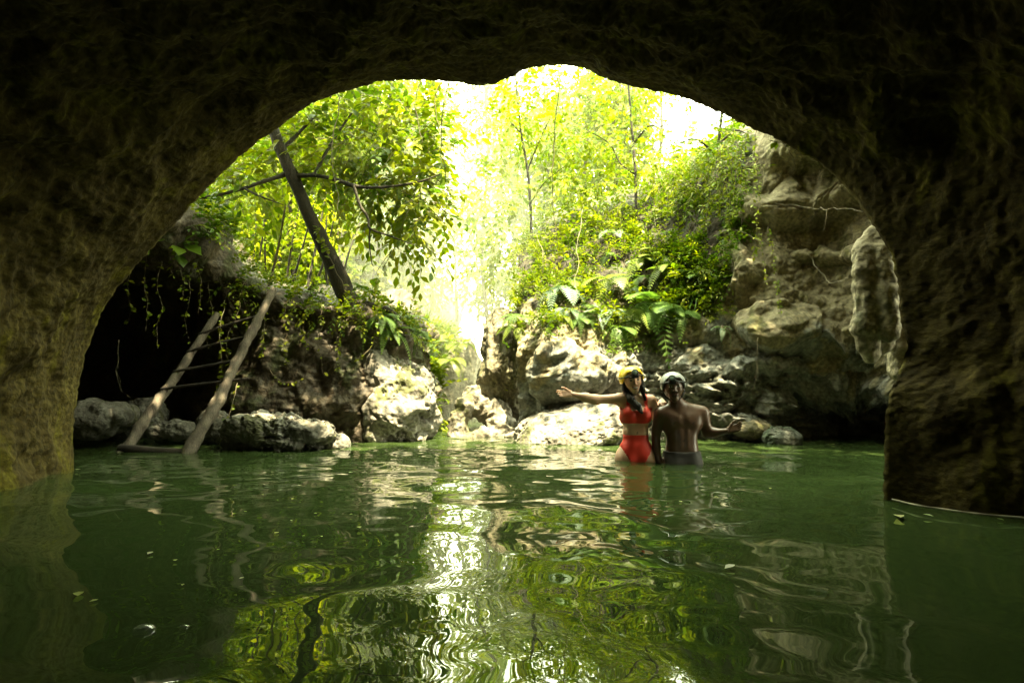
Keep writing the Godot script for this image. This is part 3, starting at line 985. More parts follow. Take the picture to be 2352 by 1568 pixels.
	trunk = [P(1650, 470, 9.3), P(1648, 380, 9.4), P(1655, 290, 9.4), P(1668, 200, 9.4), P(1690, 60, 9.5)]
	limbs = [[[P(1650, 360, 9.4), P(1600, 320, 9.3), P(1560, 330, 9.2)], [0.02, 0.014, 0.006]], [[P(1652, 330, 9.4), P(1690, 300, 9.2), P(1720, 310, 9.0)], [0.02, 0.014, 0.006]]]
	tree("slope_tree", "small leafy tree on the slope just under the arch beside the tan cliff", trunk, [0.028, 0.025, 0.022, 0.018, 0.012], limbs,
		[[1660, 350, 9.4, 0.42, 0.3, 0.4, 50], [1590, 380, 9.5, 0.4, 0.22, 0.4, 32], [1700, 320, 9.2, 0.3, 0.3, 0.3, 26], [1640, 290, 9.6, 0.3, 0.15, 0.3, 10], [1540, 420, 9.8, 0.4, 0.2, 0.4, 22], [1720, 180, 9.4, 1.0, 0.4, 0.8, 34], [1620, 440, 9.4, 0.4, 0.25, 0.3, 40], [1690, 420, 9.0, 0.25, 0.4, 0.2, 40]],
		0.095, G3, G2, "narrow", "", BARK, true)
	# trees on the hill behind the left bank, in the sun
	var spots := [[520, 13.0], [600, 14.5], [680, 13.0], [760, 15.0], [850, 14.0], [940, 15.5], [470, 17.0], [570, 19.0], [660, 18.0], [750, 20.0], [840, 18.5], [920, 20.0], [990, 23.0], [1050, 26.0], [1120, 18.0], [1180, 22.0], [1260, 18.0], [1340, 16.0], [1420, 15.0], [1300, 23.0], [1400, 21.0], [800, 25.0], [620, 26.0], [1100, 30.0], [1500, 17.0]]
	for s in spots:
		var u: float = s[0]
		var dd: float = s[1]
		var base := P(u, 690 if u < 1200 else 540, dd)
		var glare := u > 980 and u < 1130
		if u > 960 and u < 1150: base = P(u, 740, dd)
		var top := P(u + r(-30, 30), 150, dd)
		var tr := [base, base.lerp(top, 0.3) + rv(0.15), base.lerp(top, 0.6) + rv(0.2), base.lerp(top, 0.85), top]
		var br := []
		for q in 3:
			var o: Vector3 = tr[1].lerp(tr[3], r(0, 1))
			var e := o + Vector3(r(-1.2, 1.2), r(0.3, 1.0), r(-0.5, 0.5))
			br.append([[o, o.lerp(e, 0.5) + rv(0.1), e], [0.03, 0.02, 0.008]])
		var cl := []
		for q in (18 if glare else 26):
			var vv := r(170, 680)
			var uu := u + r(-70, 70)
			if absf(uu - 1085 + 0.22 * (vv - 250)) < 34 and rng.randf() < 0.6: continue
			if uu > 1470 and vv < 340: continue
			if absf(uu - 970) < 38 and vv < 245: continue
			cl.append([uu, vv, dd + r(-1.2, 1.2), r(0.35, 0.7) * dd / 15.0, r(0.28, 0.5) * dd / 15.0, r(0.5, 0.9), 11 if glare else 22])
		var which := 0 if u < 960 else 1 if u < 1200 else 2
		tree("forest_tree", ["sunlit forest tree on the hill behind the leaning tree", "thinly leaved forest tree in the white glare down the gorge", "sunlit forest tree on the hill behind the ferny slope"][which], tr, [0.06, 0.05, 0.04, 0.03, 0.02], br, cl, 0.0115 * dd, G3.lerp(G1, 0.5), G2, "far", ["forest trees behind the leaning tree", "forest trees in the glare", "forest trees behind the ferny slope"][which])
	# thin leaning poles among the trees behind the left bank
	for k in 14:
		var u := r(560, 800)
		var dd := r(10.6, 13.5)
		var base := P(u, 700, dd)
		var top := P(u + r(-25, 70), r(420, 540), dd + r(-0.3, 0.5))
		var t := thing("sapling", "thin bare sapling behind the leaning tree", "sapling", base, "thin saplings behind the left bank")
		var mid := base.lerp(top, 0.5) + rv(0.06)
		obj("stem", tube([Vector3.ZERO, mid - base, top - base], [r(0.022, 0.04), 0.018, 0.01], 6, 10, 0.2, BARK[0], BARK[1]), M.bark, t)
		var T := []
		var C := []
		for q in 7: spray(T, C, mid.lerp(top, r(0.2, 1.1)) - base, rv() + Vector3(0, 0.1, 0), r(0.2, 0.4), 6, 0.1, G1, G4)
		many("leaves", LEAF.broad, M.leaf, T, C, t)
	# high canopy over the pool: it shades the bathers and the right wall, and closes the gorge above the arch
	var canopies := [
		[Vector3(6.5, 4.5, -9.6), [[Vector3(4.5, 8.5, -5.9), 1.5, 1.1], [Vector3(4.3, 8.6, -7.4), 1.3, 1.1], [Vector3(6.2, 8.2, -7.2), 1.8, 1.0], [Vector3(4.9, 8.4, -9.0), 1.4, 0.7], [Vector3(1.3, 8.8, -6.9), 1.5, 0.2]], "spreading canopy tree on the cliff top above the tan rock wall"],
		[Vector3(-6.5, 3.2, -9.6), [[Vector3(-1.9, 8.6, -6.7), 1.1, 2.2], [Vector3(-3.4, 8.5, -6.8), 1.5, 2.0], [Vector3(-4.6, 8.2, -7.8), 1.8, 1.2], [Vector3(-2.0, 8.6, -7.9), 1.0, 0.9]], "spreading canopy tree on the bank high above the ladder"]]
	for q in canopies:
		var base: Vector3 = q[0]
		var top := base + Vector3(0, 3.4, 0.6)
		var t := thing("canopy_tree", q[2], "tree", base)
		obj("trunk", tube([Vector3.ZERO, Vector3(0.1, 1.6, 0.2), top - base], [0.2, 0.16, 0.12], 9, 12, 0.2, BARK[0], BARK[1]), M.bark, t)
		var T := []
		var C := []
		for e in q[1]:
			var c: Vector3 = e[0]
			obj("branch", tube([top - base, top.lerp(c, 0.5) + Vector3(0, 0.3, 0) - base, c - base], [0.09, 0.06, 0.03], 6, 10, 0.2, BARK[0], BARK[1]), M.bark, t)
			clump(T, C, c - base, Vector3(e[1], 0.6, e[1]), int(75 * e[1] * e[1] * e[2]), 0.2, G3, G2)
		many("crown", LEAF.broad, M.leaf, T, C, t)


func spot(s: Dictionary, u0: float, u1: float, v0: float, v1: float) -> Array:     # a random point of a sheet, by shares of its width and height
	var i := int(r(u0, u1) * (s.nu - 1))
	var j := int(r(v0, v1) * (s.nv - 1))
	var k: int = j * s.nu + i
	return [s.v[k], s.n[k]]


func cover(called: String, label: String, s: Dictionary, box: Array, sprays: int, size: float, a: Color, b: Color, leaf: String, keep := 0.0) -> void:
	var T := []
	var C := []
	for k in sprays:
		var q := spot(s, box[0], box[1], box[2], box[3])
		if nA.get_noise_3dv(q[0] * 1.6) < keep: continue
		var n: Vector3 = q[1]
		spray(T, C, q[0] + n * r(0.0, 0.12), n * 0.8 + rv(0.7) + Vector3.UP * r(-0.3, 0.6), size * r(2, 4), rng.randi_range(4, 8), size, a, b)
	var o := many(called, LEAF[leaf], M.leaf, T, C)
	tag(o, label, "foliage", "", "stuff")


func build_undergrowth() -> void:
	cover("undergrowth", "leafy green undergrowth covering the slope above the rock face", right_cliff, [0.0, 0.50, 0.02, 0.52], 4200, 0.065, G3, G2, "narrow", -0.12)
	cover("undergrowth", "small creeping leaves at the top of the rock face", right_cliff, [0.0, 0.45, 0.45, 0.62], 260, 0.05, G3, G1, "broad", 0.0)
	cover("creeper_leaves", "fine creeper hanging over the edge of the tan cliff", right_cliff, [0.38, 0.535, 0.05, 0.46], 1500, 0.05, G3, G1, "round", -0.1)
	cover("bank_leaves", "low leaves and litter along the top of the dark bank", left_bank, [0.442, 0.933, 0.08, 0.30], 760, 0.065, G3, G2, "broad", -0.05)
	cover("hump_leaves", "leaves hanging over the mossy hump above the ladder", left_bank, [0.350, 0.567, 0.08, 0.34], 420, 0.08, G3, G1, "broad", 0.0)
	cover("hill_leaves", "sunlit ground plants over the hill behind the left bank", slope_left, [0.15, 1.0, 0.25, 1.0], 3200, 0.13, G1, G2, "far", -9.0)
	cover("gorge_leaves", "sunlit ground plants over the hill at the end of the gorge", slope_right, [0.0, 0.75, 0.25, 1.0], 2600, 0.13, G1, G2, "far", -9.0)
	# single leafy shoots standing out from the slope
	for k in 46:
		var q := spot(right_cliff, 0.02, 0.47, 0.10, 0.56)
		shoot(q[0], q[1], r(0.25, 0.5), "upright leafy shoot standing out from the ferny slope", "leafy shoots on the slope above the rock face")
	for k in 12:
		var q := spot(left_bank, 0.467, 0.875, 0.12, 0.3)
		shoot(q[0], q[1], r(0.18, 0.35), "small leafy shoot on the edge of the dark bank", "leafy shoots along the bank by the leaning tree")


func shoot(p: Vector3, n: Vector3, h: float, label: String, group: String) -> void:
	var t := thing("leafy_shoot", label, "plant", p, group)
	var dir := (n * 0.7 + Vector3.UP * 0.9 + rv(0.4)).normalized()
	var tip := dir * h + Vector3.DOWN * h * 0.2
	obj("stem", tube([-dir * 0.04, dir * h * 0.5, tip], [0.006, 0.005, 0.002], 4, 5, 0.0, Color(0.12, 0.14, 0.04), Color(0.08, 0.09, 0.03)), M.twig, t)
	var T := []
	var C := []
	spray(T, C, dir * h * 0.25, dir, h * 0.8, rng.randi_range(7, 13), r(0.08, 0.13), G3, G2)
	many("leaves", LEAF.narrow, M.leaf, T, C, t)


func frond_mesh(bend: float, pairs: int, width: float) -> ArrayMesh:
	var v := PackedVector3Array()
	var ix := PackedInt32Array()
	var c := PackedColorArray()
	var at := func(t: float) -> Vector3: return Vector3(0, 0.45 * t - bend * t * t, 0.95 * t - 0.22 * t * t)
	# midrib: a thin three-sided stem
	for k in 9:
		var t := k / 8.0
		var p: Vector3 = at.call(t)
		var w := lerpf(0.012, 0.003, t)
		v.append_array([p + Vector3(-w, 0, 0), p + Vector3(w, 0, 0), p + Vector3(0, -w, 0)])
		for q in 3: c.append(Color(0.9, 0.8, 0.6))
		if k:
			var a := (k - 1) * 3
			for q in 3:
				var b := (q + 1) % 3
				ix.append_array([a + q, a + b, a + 3 + q, a + b, a + 3 + b, a + 3 + q])
	for k in pairs:
		var t := 0.1 + 0.9 * (k + 0.5) / pairs
		var p: Vector3 = at.call(t)
		var d: Vector3 = (at.call(minf(t + 0.02, 1.02)) - p).normalized()
		var l := width * pow(sin(PI * (0.12 + 0.88 * pow(t, 0.85))), 0.8)
		var wd := 0.42 / pairs
		for s in [-1.0, 1.0]:
			var side := Vector3(s, 0, 0)
			var tip := p + side * l + d * l * 0.45 + Vector3.DOWN * l * 0.18
			var mid := p.lerp(tip, 0.5) + Vector3.UP * l * 0.05
			var o := v.size()
			v.append_array([p - d * wd * 0.5, p + d * wd * 0.6, mid + d * wd, mid - d * wd * 0.9, tip])
			for q in 5: c.append(Color.WHITE)
			if s > 0: ix.append_array([o, o + 1, o + 2, o, o + 2, o + 3, o + 3, o + 2, o + 4])
			else: ix.append_array([o, o + 2, o + 1, o, o + 3, o + 2, o + 3, o + 4, o + 2])
	return make_mesh(v, ix, c)


var fronds := []
var fern_looks := []


func fern(p: Vector3, n: Vector3, size: float, count: int, look: int, label: String, group := "") -> void:
	if fronds.is_empty():
		for q in [[0.7, 18, 0.2], [1.0, 20, 0.17], [0.45, 17, 0.22], [1.35, 20, 0.19]]: fronds.append(frond_mesh(q[0], q[1], q[2]))
		for q in [[0.10, 0.17, 0.04], [0.16, 0.21, 0.04], [0.20, 0.28, 0.19], [0.08, 0.135, 0.03]]:  # the pale blue-green tone has the sky's sheen put into its colour
			var m := leafy("fern", lin(0.85, 1.0, 0.3), 0.36)
			m.albedo_color = lin(q[0], q[1], q[2])
			fern_looks.append(m)
	var t := thing("fern", label, "fern", p, group)
	var flat := Vector3(n.x, 0, n.z).normalized()
	var yaw := atan2(flat.x, flat.z)
	for k in count:
		var o := obj("frond", fronds[rng.randi() % 4], fern_looks[look], t)
		o.rotation = Vector3(r(-0.15, 0.35), yaw + (float(k) / maxf(count - 1, 1) - 0.5) * 2.6 + r(-0.2, 0.2), r(-0.2, 0.2))
		o.scale = Vector3.ONE * size * r(0.75, 1.15)


func on_sheet(s: Dictionary, u: float, v: float) -> Array:      # the point of a sheet that lies in that direction
	var best := 1e9
	var hit := 0
	var d := (P(u, v, 1.0) - EYE).normalized()
	for k in range(0, s.v.size(), 2):
		var w: Vector3 = s.v[k] - EYE
		var e := w.cross(d).length() + w.length() * 0.004
		if e < best:
			best = e
			hit = k
	return [s.v[hit], s.n[hit]]


func build_ferns() -> void:
	var named := [
		[1285, 672, 0.75, 5, 2, "pale blue-green fern arching over the brown fluted rock"],
		[1340, 668, 0.42, 5, 2, "small pale fern with feathery fronds beside the arching pale fern"],
		[1505, 700, 0.95, 8, 0, "large bright green fern hanging over the heads of the bathers"],
		[1455, 715, 0.75, 6, 1, "yellow-green fern next to the large hanging fern"],
		[1405, 650, 0.75, 6, 1, "broad yellow-green fern higher on the slope over the woman's helmet"],
		[1550, 715, 0.75, 5, 0, "dark green fern drooping beside the grey rock face"],
		[1395, 715, 0.46, 5, 2, "pale fern half hidden under yellow-green fronds"],
		[1655, 755, 0.24, 4, 2, "tiny pale fern on the bare grey rock face"],
		[1190, 755, 0.45, 5, 1, "fern on the mossy top of the fluted rock"]]
	for q in named:
		var s := on_sheet(right_cliff, q[0], q[1])
		fern(s[0] + s[1] * 0.03, s[1], q[2], q[3], q[4], q[5])
	for k in 26:
		var s := spot(right_cliff, 0.0, 0.46, 0.14, 0.54)
		fern(s[0] + s[1] * 0.02, s[1], r(0.3, 0.55), rng.randi_range(4, 6), rng.randi() % 4, "fern growing among the undergrowth on the slope above the rock face", "ferns on the slope above the rock face")
	for q in [[915, 735, 0.6, 8], [870, 730, 0.5, 7], [950, 765, 0.5, 7], [890, 760, 0.48, 6], [985, 790, 0.45, 6]]:
		var s := on_sheet(left_bank, q[0], q[1])
		fern(s[0] + s[1] * 0.02, s[1] + Vector3(0.3, 0, 0.3), q[2], q[3], 0, "green fern on the bank at the foot of the leaning tree", "ferns at the foot of the leaning tree")
	for q in [[1035, 830, 10.3], [1060, 790, 10.6], [1020, 800, 11.0], [1005, 770, 11.5]]:
		var p := P(q[0], q[1], q[2])
		fern(p, Vector3(-0.2, 0, 1), 0.5, 7, 1, "sunlit fern hanging over the narrow channel", "sunlit ferns over the channel")
	# broad-leaved plants: every leaf a piece of its own
	for q in [[400, 575, 0.2, 9, left_bank, "plant with big drooping leaves on the mossy hump above the ladder"], [505, 520, 0.17, 7, left_bank, "leafy plant on the crest of the mossy hump"], [850, 690, 0.2, 9, left_bank, "young plant with broad upright leaves behind the leaning trunk's foot"], [1320, 600, 0.16, 7, right_cliff, "broad-leaved plant on the ferny slope below the slender tree"], [1560, 640, 0.16, 7, right_cliff, "broad-leaved plant above the strap-leaved plant"]]:
		var s := on_sheet(q[4], q[0], q[1])
		var t := thing("broad_leaf_plant", q[5], "plant", s[0])
		for k in q[3]:
			var out: Vector3 = (s[1] * r(0.5, 1.0) + rv(0.9) + Vector3.UP * r(0.1, 0.8)).normalized()
			var root: Vector3 = out * q[2] * r(0.5, 1.1)
			var TT := []
			var CC := []
			set_leaf(TT, CC, Vector3.ZERO, out + Vector3.DOWN * r(0.2, 0.9), Vector3.UP + s[1] * 0.5 + rv(0.3), q[2] * r(0.8, 1.3), G3.lerp(G1, rng.randf()))
			var leaf := many("leaf", LEAF.round, M.leaf, TT, CC, t)
			leaf.position = root
			obj("stalk", tube([-root, -root * 0.4 + Vector3.UP * 0.02, Vector3.ZERO], [0.005, 0.004, 0.003], 4, 5, 0.0, Color(0.1, 0.13, 0.03), Color(0.07, 0.09, 0.02)), M.twig, leaf)
	# strap-leaved plant on the right wall
	for q in [[1612, 685, 0.36, 12, "strap-leaved plant hanging from the cliff beside the large fern"], [1300, 640, 0.26, 9, "tuft of grassy blades on the slope above the pale ferns"], [420, 560, 0.2, 7, "tuft of long leaves on the mossy hump above the ladder"]]:
		var s := on_sheet(right_cliff if q[0] > 900 else left_bank, q[0], q[1])
		var t := thing("grass_tuft", q[4], "plant", s[0])
		for k in q[3]:
			var a := r(-1.5, 1.5) + atan2(s[1].x, s[1].z)
			var l: float = q[2] * r(0.7, 1.2)
			var f := Vector3(sin(a), 0, cos(a))
			var v := PackedVector3Array()
			var ix := PackedInt32Array()
			var c := PackedColorArray()
			for e in 7:
				var w := e / 6.0
				var p := f * l * (w * 0.75) + Vector3.UP * l * (0.75 * w - 1.35 * w * w)
				var side := Vector3(f.z, 0, -f.x) * 0.011 * (1.0 - w * w)
				v.append_array([p - side, p + side])
				for z in 2: c.append(Color(0.07, 0.16, 0.025))
				if e: ix.append_array([e * 2 - 2, e * 2 - 1, e * 2, e * 2 - 1, e * 2 + 1, e * 2])
			obj("blade", make_mesh(v, ix, c), M.leaf, t)


func vine(called: String, label: String, pts: Array, rad: float, leaves: int, size: float, group := "", leaf := "round", cA := Color(0.14, 0.11, 0.06)) -> void:
	var t := thing(called, label, "vine", pts[0], group)
	var q := []
	for p in pts: q.append(p - pts[0])
	var wob := []
	var fine := maxi(10, int(pts[0].distance_to(pts[-1]) / 0.06))
	for k in fine + 1:
		var p := along(q, float(k) / fine)
		wob.append(p + (Vector3.ZERO if k == 0 else Vector3(nB.get_noise_3dv(p * 1.3 + pts[0]), nB.get_noise_3dv(p * 1.3 + pts[0] + Vector3(9, 2, 4)), 0) * 0.035))
	obj("stem", tube(wob, [rad, rad * 0.8, rad * 0.4], 5, fine * 2, 0.4, cA, cA * 0.5), M.twig, t)
	if leaves == 0:
		for k in 2:
			var o: Vector3 = wob[int(fine * r(0.25, 0.7))]
			var e := o + Vector3(r(-0.16, 0.16), r(-0.3, -0.1), r(-0.02, 0.06))
			obj("rootlet", tube([o, o.lerp(e, 0.5) + rv(0.03), e], [rad * 0.5, rad * 0.4, rad * 0.15], 4, 8, 0.3, cA, cA * 0.5), M.twig, t)
	if leaves:
		var T := []
		var C := []
		for k in leaves:
			var p := along(q, r(0.03, 1.0))
			var f := r(0.7, 1.2)
			var tint := G1.lerp(G2, rng.randf()) * f
			set_leaf(T, C, p, Vector3(r(-1, 1), r(-0.9, 0.3), r(-0.4, 1)), Vector3(r(-0.5, 0.5), 0.6, 0.8) + rv(0.4), size * r(0.7, 1.3), tint)
		many("leaves", LEAF[leaf], M.leaf, T, C, t)


func build_vines() -> void:
	# hanging from the lip and the crowns
	for q in [[1020, 185, 480, 6.6, 26], [1276, 165, 640, 7.4, 22], [770, 230, 520, 7.5, 10], [960, 190, 330, 6.8, 12], [1005, 190, 330, 6.9, 10]]:
		var pts := []
		for k in 6: pts.append(P(q[0] + 8 * sin(k * 1.7) , lerpf(q[1] - 60, q[2], k / 5.0), q[3]))
		vine("hanging_vine", "thin leafy vine hanging down from the arch in front of the trees", pts, 0.007, q[4], 0.06, "vines hanging from the arch")
	vine("hanging_vine", "vine with tiny leaves hanging down the tan cliff", [P(1765, 520, 8.2), P(1775, 580, 8.15), P(1785, 650, 8.05), P(1792, 720, 7.9)], 0.006, 60, 0.04)
	vine("hanging_vine", "shorter vine with tiny leaves beside the pale knob of rock", [P(1745, 530, 8.3), P(1752, 580, 8.25), P(1762, 650, 8.2)], 0.005, 34, 0.035)
	vine("bare_vine", "bare pale root trailing across the hollow in the cliff", [P(1700, 530, 8.3), P(1770, 562, 8.2), P(1850, 585, 8.0), P(1880, 615, 7.9), P(1905, 648, 7.6), P(1940, 640, 6.8), P(1958, 610, 6.0)], 0.006, 0, 0.0, "", "round", Color(0.13, 0.11, 0.065))
	vine("bare_vine", "bare pale root hanging straight down the grey rock face", [P(1742, 775, 8.2), P(1738, 830, 8.25), P(1730, 900, 8.3)], 0.005, 0, 0.0, "", "round", Color(0.16, 0.135, 0.09))
	vine("bare_vine", "thin bare root slung under the overhang beside the arch", [P(1780, 465, 8.0), P(1860, 478, 7.6), P(1950, 480, 6.4), P(2010, 482, 5.6)], 0.003, 0, 0.0, "", "round", Color(0.1, 0.085, 0.05))
	vine("arch_vine", "short vine with a heart-shaped leaf dangling from the arch", [P(1770, 322, 4.9), P(1795, 330, 4.85), P(1815, 350, 4.8), P(1825, 385, 4.8)], 0.004, 3, 0.06)
	vine("bare_vine", "looped bare vine in the shadow behind the ladder", [P(272, 780, 8.2), P(268, 850, 8.15), P(275, 890, 8.1), P(310, 930, 8.0)], 0.007, 0, 0.0, "", "round", Color(0.12, 0.1, 0.06))
	# curtain of creepers over the edge where the slope meets the tan cliff
	for k in 14:
		var u := r(1625, 1745)
		var v0 := r(290, 380)
		var d := lerpf(9.1, 8.1, (u - 1625) / 120.0)
		var pts := []
		for e in 5: pts.append(P(u + r(-6, 6) - e * 2, lerpf(v0, v0 + r(110, 230), e / 4.0), d))
		vine("curtain_creeper", "green creeper strand draped over the edge of the tan cliff", pts, 0.004, 46, 0.06, "creeper strands draped over the cliff edge", "broad")
	# climbing the ladder and the bank
	vine("ladder_vine", "leafy creeper hanging through the ladder between its rails", [P(515, 690, 8.2), P(505, 760, 8.0), P(510, 840, 7.85), P(500, 900, 7.7)], 0.005, 52, 0.05)
	vine("ladder_vine", "leafy creeper hanging down beside the ladder's outer rail", [P(545, 880, 7.7), P(530, 930, 7.55), P(520, 980, 7.5), P(515, 1010, 7.5)], 0.005, 20, 0.055)
	vine("ladder_vine", "leafy creeper along the ladder's upper rungs", [P(560, 650, 8.5), P(545, 720, 8.3), P(520, 790, 8.1), P(535, 860, 7.9)], 0.005, 40, 0.05)
	vine("bank_vine", "thin vine with pale leaves looping over the dark bank", [P(620, 850, 8.1), P(640, 875, 8.05), P(665, 880, 8.05), P(700, 868, 8.1)], 0.004, 10, 0.05)
	vine("bank_vine", "leafy vine hanging from the leaning tree's roots", [P(735, 690, 8.5), P(738, 740, 8.4), P(730, 790, 8.3), P(745, 860, 8.25)], 0.005, 14, 0.06)
	vine("bank_vine", "vine hanging over the bank edge beside the sunlit boulder", [P(850, 720, 8.6), P(860, 780, 8.5), P(830, 820, 8.4), P(810, 830, 8.4)], 0.005, 14, 0.055)
	vine("trunk_creeper", "creeper with bright leaves climbing the leaning trunk", [P(790, 660, 8.7), P(752, 580, 8.65), P(735, 545, 8.62), P(728, 520, 8.6)], 0.006, 30, 0.07)
	for q in [[655, 690, 840, 8.5], [700, 700, 800, 8.45], [600, 700, 830, 8.4], [780, 730, 850, 8.4], [565, 660, 760, 8.5], [420, 520, 690, 7.85], [395, 540, 640, 7.75], [455, 560, 720, 8.1], [330, 590, 760, 7.75], [365, 600, 800, 7.8], [300, 620, 740, 7.8], [430, 600, 790, 8.2], [480, 640, 800, 8.4]]:
		var pts := []
		for k in 5: pts.append(P(q[0] + r(-8, 8), lerpf(q[1], q[2], k / 4.0), q[3] - 0.03 * k))
		vine("bank_vine", "leafy strand hanging down the shaded bank near the ladder", pts, 0.004, 22, 0.06, "leafy strands hanging down the shaded bank", "broad")
	for q in [[1185, 560, 700, 11.0], [1240, 540, 760, 10.2], [1330, 480, 690, 9.9]]:
		var pts := []
		for k in 6: pts.append(P(q[0] + r(-10, 10), lerpf(q[1], q[2], k / 5.0), q[3] - 0.15 * k))
		vine("hanging_root", "pale bundle of aerial roots hanging over the slope", pts, 0.006, 5, 0.05, "aerial roots hanging over the slope", "narrow", Color(0.2, 0.17, 0.1))
	for q in [[1168, 740, 900, 9.45], [1150, 780, 870, 9.5], [1190, 770, 880, 9.45]]:
		var pts := []
		for k in 5: pts.append(P(q[0] + r(-4, 4), lerpf(q[1], q[2], k / 4.0), q[3]))
		vine("hanging_root", "mossy strand hanging down the fluted rock", pts, 0.008, 8, 0.05, "mossy strands on the fluted rock", "narrow", Color(0.16, 0.15, 0.06))
	# fallen pole and dead branch behind the bank
	var b := thing("dead_branch", "dead broken branch lying on the bank behind the ladder top", "branch", P(690, 690, 9.6))
	obj("limb", tube([Vector3.ZERO, Vector3(0.12, 0.16, 0), Vector3(0.22, 0.3, 0.02)], [0.03, 0.028, 0.02], 6, 8, 0.3, Color(0.08, 0.06, 0.04), Color(0.04, 0.03, 0.02)), M.bark, b)
	obj("twig", tube([Vector3(0.05, 0.06, 0), Vector3(0.25, 0.12, 0), Vector3(0.5, 0.02, 0)], [0.012, 0.01, 0.004], 5, 8, 0.2, Color(0.08, 0.06, 0.04), Color(0.04, 0.03, 0.02)), M.bark, b)
	# long thin pole rising behind the ladder
	var pole := thing("leaning_pole", "long thin pole standing behind the ladder's upper end", "pole", P(610, 690, 8.9))
	obj("shaft", tube([Vector3(-0.02, -0.1, 0), P(640, 560, 9.0) - pole.position, P(655, 470, 9.1) - pole.position], [0.022, 0.016, 0.01], 6, 12, 0.2, Color(0.3, 0.24, 0.12), Color(0.16, 0.12, 0.06)), M.bark, pole)


# ---------------------------------------------------------------- the ladder
func build_ladder() -> void:
	var foot_a := P(283, 1036, 7.25)
	var foot_b := P(440, 1036, 7.25)
	var top_a := P(498, 722, 8.35)
	var top_b := P(628, 662, 8.45)
	var t := thing("ladder", "rough log ladder leaning against the dark bank", "ladder", Vector3(foot_a.x, BED, foot_a.z))
	var o := t.position
	for q in [[foot_a, top_a, 0.052], [foot_b, top_b, 0.06]]:
		var a: Vector3 = q[0]
		var b: Vector3 = q[1]
		var low := a + (a - b).normalized() * ((a.y - BED) / (b.y - a.y)) * a.distance_to(b)
		var pts := [low - o]
		for k in 5: pts.append(a.lerp(b, k / 4.0) + rv(0.015) - o)
		var w: float = q[2]
		obj("rail", tube(pts, [w * 1.15, w * 1.2, w * 1.1, w, w * 0.9, w * 0.75], 12, 60, 0.3, Color(0.27, 0.22, 0.16), Color(0.11, 0.085, 0.06)), M.wood, t)
	for s in [0.02, 0.42, 0.55, 0.70, 0.84]:
		var a := foot_a.lerp(top_a, s)
		var b := foot_b.lerp(top_b, s - 0.03)
		var e := (b - a).normalized()
		var far := b + e * (0.25 if s == 0.42 else 0.05)
		var w := 0.017 if s != 0.02 else 0.05
		var m := tube([a - e * 0.04 - o + Vector3(0, 0, 0.05), a.lerp(b, 0.5) + rv(0.015) - o + Vector3(0, 0, 0.03), far - o + Vector3(0, 0, -0.02)], [w, w, w * 0.9], 6, 8, 0.15, Color(0.06, 0.042, 0.025), Color(0.03, 0.02, 0.012))
		obj("rung", m, M.wood, t)
# ---------------------------------------------------------------- people
# bones: [from, radius, to, radius]; their distances are joined smoothly on a grid and meshed as surface nets
func field(bones: Array, lo: Vector3, hi: Vector3, cell: float, k: float) -> Dictionary:
	var nx := int(ceil((hi.x - lo.x) / cell)) + 1
	var ny := int(ceil((hi.y - lo.y) / cell)) + 1
	var nz := int(ceil((hi.z - lo.z) / cell)) + 1
	var f := PackedFloat32Array()
	f.resize(nx * ny * nz)
	f.fill(1.0)
	for b in bones:
		var a: Vector3 = b[0]
		var ra: float = b[1]
		var ab: Vector3 = b[2] - a
		var rb: float = b[3]
		var kk: float = b[4] if b.size() > 4 else k
		var dig: bool = b.size() > 5
		var inv := 1.0 / maxf(ab.length_squared(), 1e-9)
		var pad := maxf(absf(ra), absf(rb)) + kk + cell * 2.5
		var s: Vector3 = (a.min(b[2]) - Vector3.ONE * pad - lo) / cell
		var e: Vector3 = (a.max(b[2]) + Vector3.ONE * pad - lo) / cell
		for z in range(maxi(int(s.z), 0), mini(int(e.z) + 2, nz)):
			for y in range(maxi(int(s.y), 0), mini(int(e.y) + 2, ny)):
				var row := (z * ny + y) * nx
				for x in range(maxi(int(s.x), 0), mini(int(e.x) + 2, nx)):
					var q := Vector3(x, y, z) * cell + lo - a
					var t := clampf(q.dot(ab) * inv, 0.0, 1.0)
					var d := (q - ab * t).length() - lerpf(ra, rb, t)
					var o := f[row + x]
					if dig:
						f[row + x] = maxf(o, -d)
					else:
						var h := maxf(kk - absf(d - o), 0.0) / kk
						f[row + x] = minf(d, o) - h * h * kk * 0.25
	return {"f": f, "nx": nx, "ny": ny, "nz": nz, "lo": lo, "cell": cell}


